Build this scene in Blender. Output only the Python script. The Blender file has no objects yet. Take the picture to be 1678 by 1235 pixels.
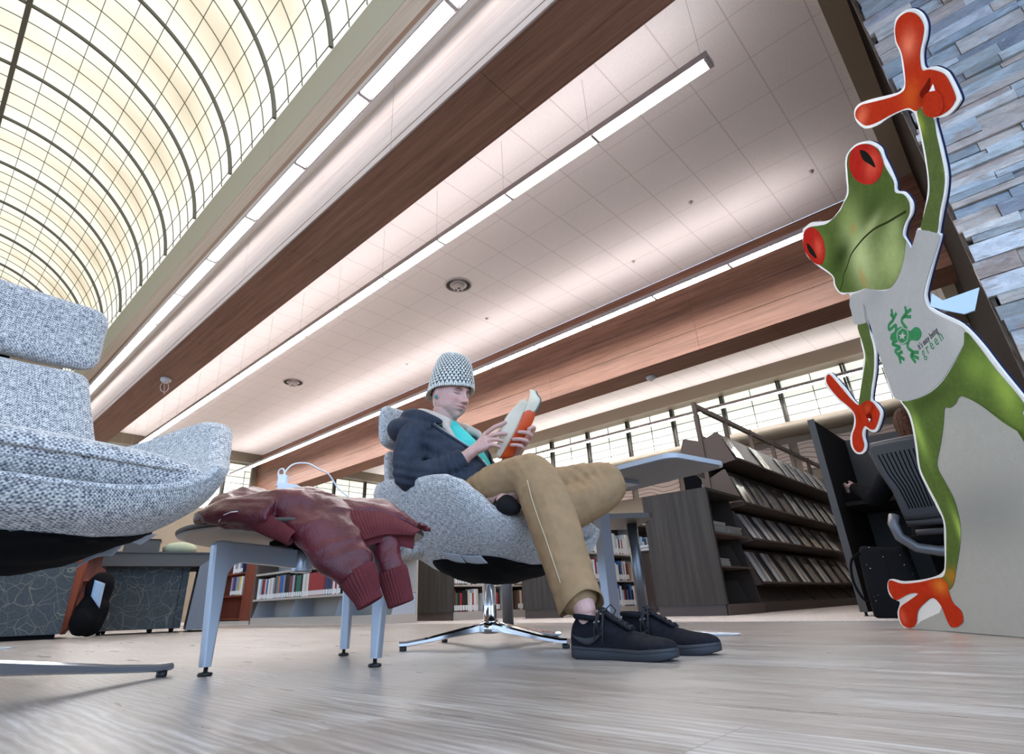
import bpy, math, random
import numpy as np
from mathutils import Vector, Matrix, noise
random.seed(7)
S = bpy.context.scene
COL = S.collection
PI = math.pi
# ------------------------------------------------------------------ camera
CAMH = 0.15
YAW, PIT, ROL = math.radians(43.63), math.radians(23.857), math.radians(-1.94)
FPX, CX, CY = 899.86, 801.57, 595.37          # in pixels of the 1678x1235 photograph
fw = Vector((math.cos(PIT)*math.cos(YAW), math.cos(PIT)*math.sin(YAW), math.sin(PIT)))
rt = fw.cross(Vector((0, 0, 1))).normalized(); up = rt.cross(fw)
cr, sr = math.cos(ROL), math.sin(ROL)
rt, up = cr*rt + sr*up, -sr*rt + cr*up
cam = bpy.data.cameras.new('camera')
cam.sensor_fit = 'HORIZONTAL'; cam.sensor_width = 36.0
cam.lens = FPX/1678*36.0
cam.shift_x = (839-CX)/1678; cam.shift_y = (CY-617.5)/1678
cam.clip_start = 0.02; cam.clip_end = 200
co = bpy.data.objects.new('camera', cam); COL.objects.link(co)
M = Matrix((rt, up, -fw)).transposed().to_4x4(); M.translation = Vector((0, 0, CAMH))
co.matrix_world = M
S.camera = co
# ------------------------------------------------------------------ world, view
w = bpy.data.worlds.new('world'); S.world = w; w.use_nodes = True
bgn = w.node_tree.nodes['Background']
bgn.inputs[0].default_value = (0.50, 0.70, 1.0, 1); bgn.inputs[1].default_value = 2.3
S.view_settings.view_transform = 'Standard'; S.view_settings.look = 'None'
S.view_settings.gamma = 1; S.view_settings.use_curve_mapping = False
S.view_settings.exposure = 0.55
VAULT_E, TUBE_E, UP_E, WIN_E = 0.70, 52.0, 7.4, 0.58

# ------------------------------------------------------------------ helpers
def mat(name, color=(.5,.5,.5), rough=.5, metal=0, emit=None, estr=1, spec=None, coat=0, sheen=0, sss=0, trans=0):
    m = bpy.data.materials.new(name); m.use_nodes = True
    b = m.node_tree.nodes['Principled BSDF']
    b.inputs['Base Color'].default_value = (*color, 1)
    b.inputs['Roughness'].default_value = rough; b.inputs['Metallic'].default_value = metal
    if emit: b.inputs['Emission Color'].default_value = (*emit, 1); b.inputs['Emission Strength'].default_value = estr
    if spec is not None: b.inputs['Specular IOR Level'].default_value = spec
    if coat: b.inputs['Coat Weight'].default_value = coat
    if sheen: b.inputs['Sheen Weight'].default_value = sheen
    if sss:
        b.inputs['Subsurface Weight'].default_value = sss
        b.inputs['Subsurface Radius'].default_value = (.9, .35, .2); b.inputs['Subsurface Scale'].default_value = .008
    return m
class NT:
    def __init__(s, m): s.m = m; s.t = m.node_tree; s.b = s.t.nodes['Principled BSDF']
    def n(s, typ, **kw):
        x = s.t.nodes.new(typ)
        for k, v in kw.items():
            if k.startswith('_'): setattr(x, k[1:], v)
            else:
                key = int(k[1:]) if (k[0] == 'i' and k[1:].isdigit()) else k.replace('__', ' ')
                if hasattr(v, 'outputs') : s.t.links.new(v.outputs[0], x.inputs[key])
                elif isinstance(v, bpy.types.NodeSocket): s.t.links.new(v, x.inputs[key])
                else: x.inputs[key].default_value = v
        return x
    def math(s, op, a, b=0.0, c=None):
        kw = dict(_operation=op, i0=a, i1=b)
        if c is not None: kw['i2'] = c
        return s.n('ShaderNodeMath', **kw)
    def ramp(s, fac, stops, interp='LINEAR'):
        x = s.n('ShaderNodeValToRGB', i0=fac); r = x.color_ramp; r.interpolation = interp
        while len(r.elements) < len(stops): r.elements.new(.5)
        for e, (p, c) in zip(r.elements, stops): e.position = p; e.color = (*c, 1) if len(c) == 3 else c
        return x
    def mix(s, fac, a, b, mode='MIX'):
        x = s.t.nodes.new('ShaderNodeMix'); x.data_type = 'RGBA'; x.blend_type = mode
        for key, v in ((0, fac), (6, a), (7, b)):
            if hasattr(v, 'outputs'): s.t.links.new(s.out(v), x.inputs[key])
            elif isinstance(v, bpy.types.NodeSocket): s.t.links.new(v, x.inputs[key])
            else: x.inputs[key].default_value = (*v, 1) if isinstance(v, tuple) and len(v) == 3 else v
        return x
    def out(s, v): return v.outputs[2] if v.bl_idname == 'ShaderNodeMix' else v.outputs[0]
    def color(s, v): s.t.links.new(s.out(v) if hasattr(v, 'outputs') else v, s.b.inputs['Base Color']); return v
    def bump(s, h, strength=.3, dist=.01):
        x = s.n('ShaderNodeBump', Strength=strength, Distance=dist, Height=h); s.t.links.new(x.outputs[0], s.b.inputs['Normal'])
    def coord(s, which='Object'): return s.n('ShaderNodeTexCoord').outputs[which]
    def mapp(s, vec, scale=(1,1,1), rot=(0,0,0), loc=(0,0,0)):
        x = s.n('ShaderNodeMapping'); s.t.links.new(vec, x.inputs[0])
        x.inputs['Scale'].default_value = scale; x.inputs['Rotation'].default_value = rot; x.inputs['Location'].default_value = loc
        return x
    def noise(s, vec, scale=5, detail=3, rough=.5, dist=0):
        return s.n('ShaderNodeTexNoise', Vector=vec, Scale=scale, Detail=detail, Roughness=rough, Distortion=dist)

class MB:
    """collects geometry and links it as ONE mesh object"""
    def __init__(s): s.v = []; s.f = []; s.uv = {}; s.mi = []; s.mat = 0; s.smooth = []; s.sm = False
    def add(s, vs, fs, uvs=None, smooth=None):
        o = len(s.v); s.v += [tuple(x) for x in vs]
        for k, f in enumerate(fs):
            s.f.append([o+i for i in f]); s.mi.append(s.mat); s.smooth.append(s.sm if smooth is None else smooth)
            if uvs is not None: s.uv[len(s.f)-1] = uvs[k]
        return s
    def box(s, lo, hi, rot=None, piv=None):
        vs = [Vector((x, y, z)) for x in (lo[0], hi[0]) for y in (lo[1], hi[1]) for z in (lo[2], hi[2])]
        if rot is not None:
            p = Vector(piv) if piv is not None else (Vector(lo)+Vector(hi))/2
            vs = [rot @ (q-p) + p for q in vs]
        s.add(vs, [(0,1,3,2),(4,6,7,5),(0,4,5,1),(2,3,7,6),(0,2,6,4),(1,5,7,3)], smooth=False); return s
    def obox(s, c, ax, half):
        """box from centre, three axes, half sizes"""
        c = Vector(c); a = [Vector(q).normalized()*h for q, h in zip(ax, half)]
        vs = [c + a[0]*i + a[1]*j + a[2]*k for i in (-1,1) for j in (-1,1) for k in (-1,1)]
        s.add(vs, [(0,1,3,2),(4,6,7,5),(0,4,5,1),(2,3,7,6),(0,2,6,4),(1,5,7,3)], smooth=False); return s
    def loft(s, secs, closed=True, cap=True, smooth=True):
        n = len(secs[0]); o = [p for q in secs for p in q]
        fs = []; uvs = []
        us = [0.0]
        mids = [sum((Vector(p) for p in q), Vector())/n for q in secs]
        for i in range(1, len(secs)): us.append(us[-1] + max((Vector(secs[i][k])-Vector(secs[i-1][k])).length for k in range(0, n, max(1, n//6))))
        im = len(secs)//2; vl = [0.0]
        for k in range(1, n+1): vl.append(vl[-1] + (Vector(secs[im][k % n])-Vector(secs[im][k-1])).length)
        kk = n if closed else n-1
        for i in range(len(secs)-1):
            for k in range(kk):
                k2 = (k+1) % n
                fs.append((i*n+k, i*n+k2, (i+1)*n+k2, (i+1)*n+k))
                uvs.append(((us[i], vl[k]), (us[i], vl[k+1]), (us[i+1], vl[k+1]), (us[i+1], vl[k])))
        s.add(o, fs, uvs, smooth)
        if cap and closed:
            base = len(s.v)-len(o)
            for i, rev in ((0, True), (len(secs)-1, False)):
                f = [base+i*n+k for k in range(n)]
                s.f.append(f[::-1] if rev else f); s.mi.append(s.mat); s.smooth.append(smooth)
        return s
    def tube(s, pts, r, n=12, cap=True, smooth=True, sq=1.0):
        pts = [Vector(p) for p in pts]; rs = r if isinstance(r, (list, tuple)) else [r]*len(pts)
        secs = []; prev = None
        for i, p in enumerate(pts):
            t = (pts[min(i+1, len(pts)-1)] - pts[max(i-1, 0)]).normalized()
            if prev is None:
                a = t.orthogonal().normalized()
            else:
                a = (prev - t*prev.dot(t)); a = a.normalized() if a.length > 1e-6 else t.orthogonal().normalized()
            prev = a; b = t.cross(a)
            secs.append([p + (a*math.cos(2*PI*k/n)+b*math.sin(2*PI*k/n)*sq)*rs[i] for k in range(n)])
        return s.loft(secs, True, cap, smooth)
    def lathe(s, c, prof, n=24, axis=(0,0,1), cap=True, smooth=True):
        """prof: list of (radius, height)"""
        ax = Vector(axis).normalized(); a = ax.orthogonal().normalized(); b = ax.cross(a); c = Vector(c)
        secs = [[c + ax*h + (a*math.cos(2*PI*k/n)+b*math.sin(2*PI*k/n))*max(r, 1e-5) for k in range(n)] for r, h in prof]
        return s.loft(secs, True, cap, smooth)
    def ball(s, c, r, n=16, m=10, R=None):
        r = r if isinstance(r, (tuple, list)) else (r, r, r); c = Vector(c); secs = []
        for i in range(m+1):
            th = PI*i/m; th = min(max(th, .02), PI-.02); row = []
            for k in range(n):
                ph = 2*PI*k/n; q = Vector((r[0]*math.sin(th)*math.cos(ph), r[1]*math.sin(th)*math.sin(ph), -r[2]*math.cos(th)))
                if R is not None: q = R @ q
                row.append(c+q)
            secs.append(row)
        return s.loft(secs, True, True, True)
    def prism(s, poly, a, b=None, d=None):
        """polygon (3D points) extruded along vector d"""
        P = [Vector(p) for p in poly]; d = Vector(d); n = len(P)
        vs = P + [p+d for p in P]
        s.add(vs, [tuple(range(n))[::-1], tuple(range(n, 2*n))] + [(i, (i+1) % n, n+(i+1) % n, n+i) for i in range(n)], smooth=False); return s
    def grid(s, rows, smooth=True, thick=None):
        if thick:
            R = [[Vector(p) for p in r] for r in rows]; nr, nc = len(R), len(R[0])
            nb = []
            for i in range(nr):
                q = []
                for j in range(nc):
                    tu = R[min(i+1, nr-1)][j]-R[max(i-1, 0)][j]; tv = R[i][min(j+1, nc-1)]-R[i][max(j-1, 0)]
                    nn = tu.cross(tv); q.append(R[i][j] + (nn.normalized() if nn.length > 1e-9 else Vector((0,0,1)))*thick)
                nb.append(q)
            secs = [R[i] + nb[i][::-1] for i in range(nr)]
            return s.loft(secs, True, True, smooth)
        return s.loft(rows, False, False, smooth)
    def mesh(s, name):
        me = bpy.data.meshes.new(name); me.from_pydata(s.v, [], s.f); me.validate(clean_customdata=False)
        if s.uv and len(me.polygons) == len(s.f):
            ul = me.uv_layers.new(name='UVMap')
            for fi, uv in s.uv.items():
                p = me.polygons[fi]
                if len(uv) == p.loop_total:
                    for j, li in enumerate(p.loop_indices): ul.data[li].uv = uv[j]
        return me
    def build(s, name, mats, parent=None, origin=None, uv=True):
        if origin is None and parent is None and s.v:
            a = np.array(s.v); origin = ((a[:, 0].min()+a[:, 0].max())/2, (a[:, 1].min()+a[:, 1].max())/2, a[:, 2].min())
        if parent is not None: origin = POS[parent.name]
        org = Vector(origin)
        s.v = [tuple(Vector(p)-org) for p in s.v]
        me = s.mesh(name)
        if not isinstance(mats, (list, tuple)): mats = [mats]
        for m in mats: me.materials.append(m)
        if len(me.polygons) == len(s.f):
            me.polygons.foreach_set('material_index', s.mi); me.polygons.foreach_set('use_smooth', s.smooth)
        o = bpy.data.objects.new(name, me); COL.objects.link(o)
        POS[o.name] = org
        if parent is not None: o.parent = parent
        else: o.location = org
        return o
POS = {}
def tag(o, label=None, cat=None, group=None, kind=None):
    if label: o['label'] = label
    if cat: o['category'] = cat
    if group: o['group'] = group
    if kind: o['kind'] = kind
    return o
def thing(name, loc, label, cat, group=None):
    o = bpy.data.objects.new(name, None); COL.objects.link(o); o.location = loc; o.empty_display_size = .05
    POS[o.name] = Vector(loc)
    return tag(o, label, cat, group)
def struct(name, mb, m, kind='structure'):
    o = mb.build(name, m, origin=(0, 0, 0)); o['kind'] = kind; return o
def frame(c, ang):
    """local (u forward, v sitter's right, z) -> world"""
    hu = Vector((math.cos(ang), math.sin(ang), 0)); hv = Vector((hu.y, -hu.x, 0)); c = Vector((*c[:2], 0))
    return lambda u, v, z: c + hu*u + hv*v + Vector((0, 0, z))
def lerp(tab, x):
    if x <= tab[0][0]: return tab[0][1]
    for (a, b), (c, d) in zip(tab, tab[1:]):
        if x <= c:
            t = (x-a)/(c-a); t = t*t*(3-2*t)*.5 + t*.5; return b+(d-b)*t
    return tab[-1][1]
def copy_thing(o, loc, label=None, rotz=None):
    c = o.copy(); COL.objects.link(c); c.location = loc; POS[c.name] = Vector(loc)
    if rotz is not None: c.rotation_euler = (0, 0, rotz)
    if label: c['label'] = label
    for ch in list(o.children):
        d = ch.copy(); COL.objects.link(d); d.parent = c
        for g in list(ch.children):
            e = g.copy(); COL.objects.link(e); e.parent = d
    return c
# ------------------------------------------------------------------ materials
def wood_mat(name, dark, mid, light, rough=.45, axis='Y', scale=1.0, spec=.4, bump=.15, seam=0):
    m = mat(name, mid, rough, spec=spec); t = NT(m); c = t.coord('Object')
    sc = {'Y': (9, .35, 9), 'X': (.35, 9, 9), 'Z': (9, 9, .35)}[axis]
    mp = t.mapp(c, tuple(q*scale for q in sc))
    n1 = t.noise(mp, 2.2, 6, .6, .4); n2 = t.noise(t.mapp(c, tuple(q*scale*5 for q in sc)), 3, 3, .6)
    f = t.math('ADD', t.math('MULTIPLY', n1, .75), t.math('MULTIPLY', n2, .25))
    r = t.ramp(f, [(.3, dark), (.5, mid), (.7, light)])
    t.color(r); t.bump(f, bump, .003)
    return m
m_beam = wood_mat('beam wood veneer', (.12, .048, .028), (.22, .10, .060), (.31, .15, .098), .45, 'Y')
m_maple = wood_mat('pale upper veneer', (.33, .24, .19), (.44, .33, .26), (.52, .41, .33), .5, 'Y')
m_darkwood = wood_mat('near black wood panel', (.009, .006, .004), (.016, .011, .008), (.026, .018, .013), .9, 'Y', spec=.03)
m_greywood = wood_mat('grey stained wood', (.030, .025, .021), (.050, .043, .037), (.072, .063, .054), .6, 'Z', spec=.2)
m_redwood = wood_mat('red brown wood', (.10, .022, .012), (.19, .045, .022), (.26, .07, .035), .4, 'Z')
m_olive = mat('olive fascia paint', (.42, .39, .29), .7)
m_brown = mat('bronze painted trim', (.17, .14, .10), .5)
m_browndk = mat('dark window bar', (.035, .028, .022), .4, .3)
m_taupe = mat('taupe wall paint', (.27, .22, .16), .7)
m_white = mat('white paint', (.8, .78, .76), .6)

# suspended ceiling tiles
m_ceil = mat('acoustic ceiling tile', (.78, .72, .72), .85); t = NT(m_ceil); c = t.coord('Object')
mp = t.mapp(c, (1/.6, 1/.6, 1), loc=(.35, -.683, 0))
sx = t.n('ShaderNodeSeparateXYZ', Vector=mp)
def line(src, wd):
    f = t.math('FRACT', src); return t.math('LESS_THAN', t.math('ABSOLUTE', t.math('SUBTRACT', f, .5)), wd)
ly, lx = line(sx.outputs[1], .012), line(sx.outputs[0], .009)
ln = t.math('MAXIMUM', ly, lx)
sp = t.noise(c, 90, 2, .6)
base = t.ramp(sp, [(.35, (.84, .805, .795)), (.65, (.90, .87, .86))])
t.color(t.mix(ln, t.out(base), (.70, .65, .64)))
t.bump(t.math('SUBTRACT', 1.0, ln), .12, .002)

# luminous vault panels
m_vault = mat('translucent vault panel', (.28, .27, .23), .6, spec=.1); t = NT(m_vault); c = t.coord('Object')
sx = t.n('ShaderNodeSeparateXYZ', Vector=c)
# lamps behind the skin: bright rows beside each rib, dimmer cream rows between, washing out to the crown and the springing
f = t.math('FRACT', t.math('MULTIPLY', t.math('SUBTRACT', sx.outputs[1], 1.485), 1/1.5))
band = t.math('ABSOLUTE', t.math('SUBTRACT', f, .5))                    # 0 mid-bay, .5 at rib
up_ = t.math('MULTIPLY', t.math('SUBTRACT', sx.outputs[2], 6.4), 1/2.75)
arch = t.math('MULTIPLY', t.math('SUBTRACT', .5, t.math('ABSOLUTE', t.math('SUBTRACT', up_, .62))), 1.25)
nz = t.noise(t.mapp(c, (1, 1.3, 1)), 1.3, 2, .5)
amt = t.math('MULTIPLY', t.math('SUBTRACT', 1.0, t.math('MULTIPLY', band, 2.1)), t.math('ADD', arch, t.math('MULTIPLY', t.math('SUBTRACT', nz, .5), .45)))
r = t.ramp(amt, [(.0, (1.0, 1.0, .90)), (.15, (.96, .91, .76)), (.38, (.84, .75, .57)), (.62, (.75, .64, .47))])
m_vault.node_tree.links.new(r.outputs[0], t.b.inputs['Emission Color'])
t.b.inputs['Emission Strength'].default_value = VAULT_E
m_vault.cycles.emission_sampling = 'FRONT_BACK' if hasattr(m_vault.cycles, 'emission_sampling') else 'AUTO'
m_rib = mat('bronze vault rib', (.13, .12, .09), .5)

# lit clerestory panels
m_win = mat('translucent window panel', (.7, .72, .66), .4, emit=(.93, .97, .88), estr=WIN_E)
m_tube = mat('lamp diffuser', (.9, .9, .9), .4, emit=(1, .97, .96), estr=TUBE_E)
m_up = mat('upward lamp opening', (.9, .9, .9), .4, emit=(1, .91, .90), estr=UP_E)
m_lampmetal = mat('lamp housing aluminium', (.45, .42, .43), .4, .6)

# floor: long pale oak-look planks running along Y
m_floor = mat('wood look plank floor', (.4, .35, .3), .32, spec=.45); t = NT(m_floor); c = t.coord('Object')
mp = t.mapp(c, (1, 1, 1), rot=(0, 0, PI/2), loc=(.35, .1, 0))
br = t.n('ShaderNodeTexBrick', Vector=mp, Color1=(0, 0, 0, 1), Color2=(1, 1, 1, 1), Mortar=(.5, .5, .5, 1), Scale=1.0)
br.inputs['Mortar Size'].default_value = .0012; br.inputs['Brick Width'].default_value = 1.22; br.inputs['Row Height'].default_value = .23
br.offset = .37; br.offset_frequency = 2
wn = t.n('ShaderNodeTexWhiteNoise', _noise_dimensions='1D', W=t.math('MULTIPLY', br.outputs[0], 17.0))
shift = t.n('ShaderNodeCombineXYZ', X=t.math('MULTIPLY', br.outputs[0], 13.0), Y=t.math('MULTIPLY', br.outputs[0], 7.0))
va = t.n('ShaderNodeVectorMath', _operation='ADD', i0=c, i1=shift)
n1 = t.noise(t.mapp(va.outputs[0], (16, 1.5, 1)), 1.6, 8, .62, .8)
n2 = t.noise(t.mapp(va.outputs[0], (120, 5, 1)), 2.0, 4, .7, 1.5)
n3 = t.noise(t.mapp(va.outputs[0], (3.5, 1.1, 1)), 1.2, 3, .6, .6)
wv = t.n('ShaderNodeTexWave', Vector=t.mapp(va.outputs[0], (3.2, .55, 1)), Scale=5.0, Distortion=9.0, Detail=3.0)
wv.inputs['Detail Scale'].default_value = 1.2
g = t.math('ADD', t.math('MULTIPLY', n1, .45), t.math('ADD', t.math('MULTIPLY', n2, .25), t.math('ADD', t.math('MULTIPLY', n3, .22), t.math('MULTIPLY', wv, .10))))
r = t.ramp(g, [(.30, (.15, .12, .095)), (.45, (.25, .213, .185)), (.55, (.35, .322, .295)), (.68, (.55, .54, .525))])
tone = t.mix(t.math('MULTIPLY', br.outputs[0], .48), t.out(r), (.22, .175, .145))
fac = t.math('MULTIPLY', br.outputs[1], .45)
t.color(t.mix(fac, t.out(tone), (.10, .08, .065)))
t.bump(g, .22, .002)
rr = t.ramp(n1, [(.3, (.26, .26, .26)), (.7, (.42, .42, .42))]); m_floor.node_tree.links.new(rr.outputs[0], t.b.inputs['Roughness'])

m_carpet = mat('speckled beige carpet', (.4, .36, .33), .95); t = NT(m_carpet); c = t.coord('Object')
t.color(t.ramp(t.noise(c, 60, 3, .7), [(.35, (.36, .31, .28)), (.65, (.62, .56, .52))]))

# ------------------------------------------------------------------ room shell
HC, HB = 5.35, 3.845             # ceiling, beam underside
YE, XE = 19.5, 14.0              # far walls
mb = MB(); mb.box((-9, -7, -.3), (4.18, YE, 0)); struct('floor', mb, m_floor)
mb = MB(); mb.box((4.18, -3, -.3), (XE, YE, .003)); struct('floor_carpet', mb, m_carpet)
mb = MB(); mb.box((2.67, -.18, HC), (8.19, YE, HC+.1)); struct('ceiling', mb, m_ceil)
mb = MB(); mb.box((8.79, -.18, HC), (XE, YE, HC+.1)); struct('ceiling_window_side', mb, m_ceil)
mb = MB(); mb.box((-9, -4, HC), (-4.2, YE, HC+.1)); struct('ceiling_far_left', mb, m_ceil)
# beams: boxed bulkheads with a veneer of long boards, open joints between the boards
def beam(name, x0, x1, top, joints, mface, y0=-3.0):
    mb = MB(); mb.box((x0+.012, y0, HB+.012), (x1-.012, YE, top))
    zs = [HB] + joints + [top]
    L = []
    for k in range(len(zs)-1):
        for xs in ((x0, x0+.012), (x1-.012, x1)):
            y = y0
            while y < YE-.01:
                y2 = min(y+3.05, YE); mb.box((xs[0], y+.002, zs[k]+(.004 if k else 0)), (xs[1], y2-.002, zs[k+1]-.004)); y = y2
    y = y0-1.1
    while y < YE-.01:
        y2 = min(y+3.05, YE); mb.box((x0+.014, max(y, y0)+.002, HB), (x1-.014, y2-.002, HB+.012)); y = y2
    return struct(name, mb, mface)
beam('trim_1', 2.10, 2.67, HC, [4.13], m_beam)
m_pink = wood_mat('pale rose veneer', (.38, .29, .25), (.46, .365, .32), (.54, .44, .39), .6, 'Y')
mb = MB()
for z0, z1 in ((3.85, 3.925), (3.937, 5.0)):
    y = -3.0
    while y < YE-.01: mb.box((2.086, y+.003, z0), (2.10, min(y+3.05, YE)-.003, z1)); y += 3.05
struct('trim_6', mb, m_pink)
mb = MB(); mb.box((2.14, -3, HC), (2.67, YE, 5.80)); mb.box((2.102, -3, 5.0), (2.14, YE, 5.80)); struct('trim_2', mb, m_maple)
mb = MB()
y = -3.0
while y < YE:
    mb.box((2.10, y+.004, 5.80), (2.30, min(y+3, YE)-.004, 6.52)); y += 3
struct('trim_3', mb, m_olive)
beam('trim_4', 8.19, 8.79, HC, [4.20, 4.62], m_beam)
beam('trim_5', -4.40, -3.84, HC+1.1, [4.13], m_beam)
# barrel vault
VC, VZ, VR = -.87, 6.15, 2.985
A0 = math.asin((6.52-VZ)/VR)
def arc(a, r=VR): return (VC + r*math.cos(a), VZ + r*math.sin(a))
mb = MB(); N = 60
rows = []
for i in range(N+1):
    a = A0 + (PI-2*A0)*i/N; x, z = arc(a, VR+.045); rows.append([Vector((x, y, z)) for y in (-3.2, YE)])
mb.grid(rows, thick=.04); struct('ceiling_vault', mb, m_vault)
mb = MB()
def hoop(y, wd, dp):
    secs = []
    for i in range(N+1):
        a = A0 + (PI-2*A0)*i/N
        secs.append([Vector((arc(a, r)[0], yy, arc(a, r)[1])) for r, yy in ((VR+.01, y-wd/2), (VR+.01, y+wd/2), (VR-dp, y+wd/2), (VR-dp, y-wd/2))])
    mb.loft(secs, smooth=False)
k = -4
while 4.485+1.5*k < YE+.1:
    y = 4.485+1.5*k; k += 1
    hoop(y, .036, .045)
for i in range(1, 20):
    a = A0 + .035 + (PI/2-A0-.035)*i/10 if i <= 10 else PI - (A0 + .035 + (PI/2-A0-.035)*(20-i)/10)
    thick = (i == 10)
    if not thick: continue
    wd, dp = (.07, .06)
    x, z = arc(a, VR-dp/2+.005); tx, tz = -math.sin(a), math.cos(a)
    mb.obox((x, (YE-3.2)/2, z), ((tx, 0, tz), (0, 1, 0), (tz, 0, -tx)), (wd/2, (YE+3.2)/2, dp/2))
for a in (A0+.035, PI-A0-.035):
    x, z = arc(a); mb.obox((x, (YE-3.2)/2, z), ((-math.sin(a), 0, math.cos(a)), (0, 1, 0), (1, 0, 0)), (.004, (YE+3.2)/2, .006))
struct('trim_vault_ribs', mb, m_rib)
mb = MB(); k = -4
while 4.485+1.5*k < YE+.1:
    for j in (1, 2, 3): hoop(4.485+1.5*k+.375*j, .009, .010)
    k += 1
for i in range(1, 20):
    a = A0 + .035 + (PI/2-A0-.035)*i/10 if i <= 10 else PI - (A0 + .035 + (PI/2-A0-.035)*(20-i)/10)
    if i == 10: continue
    x, z = arc(a, VR); mb.obox((x, (YE-3.2)/2, z), ((-math.sin(a), 0, math.cos(a)), (0, 1, 0), (math.cos(a), 0, math.sin(a))), (.0045, (YE+3.2)/2, .005))
struct('trim_vault_glazing_bars', mb, mat('slim grey green glazing bar', (.20, .20, .14), .6))
# end walls
mb = MB(); mb.box((-9, YE, 0), (XE, YE+.2, 3.4)); mb.box((-9, YE, 5.0), (XE, YE+.2, HC+.1)); mb.box((2.1, YE, 3.4), (2.67, YE+.2, 5.0)); mb.box((-4.4, YE, 5.3), (2.3, YE+.2, 9.4)); struct('wall_far', mb, m_taupe)
mb = MB(); mb.box((XE, -.4, 0), (XE+.2, YE, 2.75)); mb.box((XE+.02, -.4, 2.7), (XE+.2, YE, 3.9)); mb.box((XE, -.4, 5.0), (XE+.2, YE, HC+.1)); struct('wall_window_side', mb, m_taupe)
mb = MB(); mb.box((3.95, -.45, 0), (XE, -.18, HC+.1)); struct('wall_right', mb, m_darkwood)
mb = MB(); mb.box((3.95, -.18, HC-.04), (XE, .02, HC)); struct('trim_ceiling_edge', mb, m_taupe)
mb = MB(); mb.box((2.67, -3, HC), (4.0, -.18, HC+.1)); struct('ceiling_front', mb, m_ceil)
# clerestory bands
mb = MB(); mb.box((XE+.10, -.4, 3.9), (XE+.14, YE, 5.0)); struct('window_1', mb, m_win)
mb = MB(); mb.box((-9, YE+.10, 3.4), (XE, YE+.14, 5.0)); struct('window_2', mb, m_win)
mb = MB()
for k in range(-2, 14):
    y = 2.19+1.415*k
    if y > YE: break
    mb.box((XE-.02, y-.045, 3.88), (XE+.10, y-.015, 5.02)); mb.box((XE-.02, y+.015, 3.88), (XE+.10, y+.045, 5.02))
    mb.box((XE+.085, y+.70, 3.9), (XE+.10, y+.715, 5.0))
for z in (4.12, 4.34, 4.56, 4.78): mb.box((XE+.085, -.3, z-.007), (XE+.10, YE, z+.007))
for x in np.arange(2.9, XE, 1.415):
    mb.box((x-.045, YE-.02, 3.38), (x-.015, YE+.10, 5.02)); mb.box((x+.015, YE-.02, 3.38), (x+.045, YE+.10, 5.02)); mb.box((x+.70, YE+.085, 3.4), (x+.715, YE+.10, 5.0))
for z in (3.68, 3.9, 4.12, 4.34, 4.56, 4.78): mb.box((-9, YE+.085, z-.007), (XE, YE+.10, z+.007))
struct('trim_window_bars', mb, m_browndk)
mb = MB(); mb.box((XE-.35, -.17, 5.0), (XE, YE, 5.35)); mb.box((8.8, YE-.3, 5.02), (XE-.35, YE, 5.35)); mb.box((2.67, YE-.3, 5.02), (8.19, YE, 5.35)); struct('trim_window_head', mb, m_brown)
mb = MB(); mb.tube([(XE-.2, -.1, 3.72), (XE-.2, YE-.1, 3.72)], .17, 20); struct('trim_round_rail', mb, m_brown)
mb = MB(); mb.box((8.02, YE-.12, 0), (8.4, YE, HC)); struct('trim_wall_pier', mb, m_brown)
# carved wave panels under the clerestory
m_wave = mat('pale carved panel', (.62, .50, .40), .6); t = NT(m_wave); c = t.coord('Object')
wv = t.n('ShaderNodeTexWave', _bands_direction='Z', Vector=t.mapp(c, (1, 1, 1)), Scale=1.6, Distortion=4.0, Detail=0.0); wv.inputs['Detail Scale'].default_value = 1.0
t.b.inputs['Base Color'].default_value = (.7, .56, .46, 1)
lnn = t.math('LESS_THAN', t.math('ABSOLUTE', t.math('SUBTRACT', wv.outputs[1], .5)), .11)
t.color(t.mix(lnn, (.70, .57, .47), (.22, .14, .09)))
mb = MB()
for k in range(-2, 14):
    y = 2.19+1.415*k; mb.box((XE-.03, y+.1, 2.78), (XE+.01, min(y+1.32, YE), 3.42))
struct('wall_wave_panels', mb, m_wave)
# the area over the carpet beyond, closed behind
# ------------------------------------------------------------------ stone wall
m_stone = mat('ledger stone', (.3, .35, .4), .75); t = NT(m_stone); c = t.coord('Object')
at = t.n('ShaderNodeAttribute', _attribute_name='Col')
n1 = t.noise(t.mapp(c, (5, 5, 14)), 1.6, 6, .65, .6); n2 = t.noise(c, 35, 4, .7)
vv = t.ramp(n1, [(.3, (.72, .70, .70)), (.5, (.98, .98, .98)), (.7, (1.25, 1.22, 1.18))])
st1 = t.mix(1.0, at.outputs[0], t.out(vv), 'MULTIPLY'); n3 = t.noise(t.mapp(c, (2.2, 2.2, 9)), 2.0, 4, .6, 1.2)
st2 = t.mix(t.ramp(n3, [(.54, (0, 0, 0)), (.66, (.75, .75, .75))]).outputs[0], t.out(st1), (.40, .31, .26)); st3 = t.mix(t.ramp(n3, [(.30, (.7, .7, .7)), (.42, (0, 0, 0))]).outputs[0], t.out(st2), (.60, .66, .68))
t.color(st3)
t.bump(t.math('ADD', t.math('MULTIPLY', n1, .7), t.math('MULTIPLY', n2, .3)), 1.0, .02)
XS = 3.95
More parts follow.
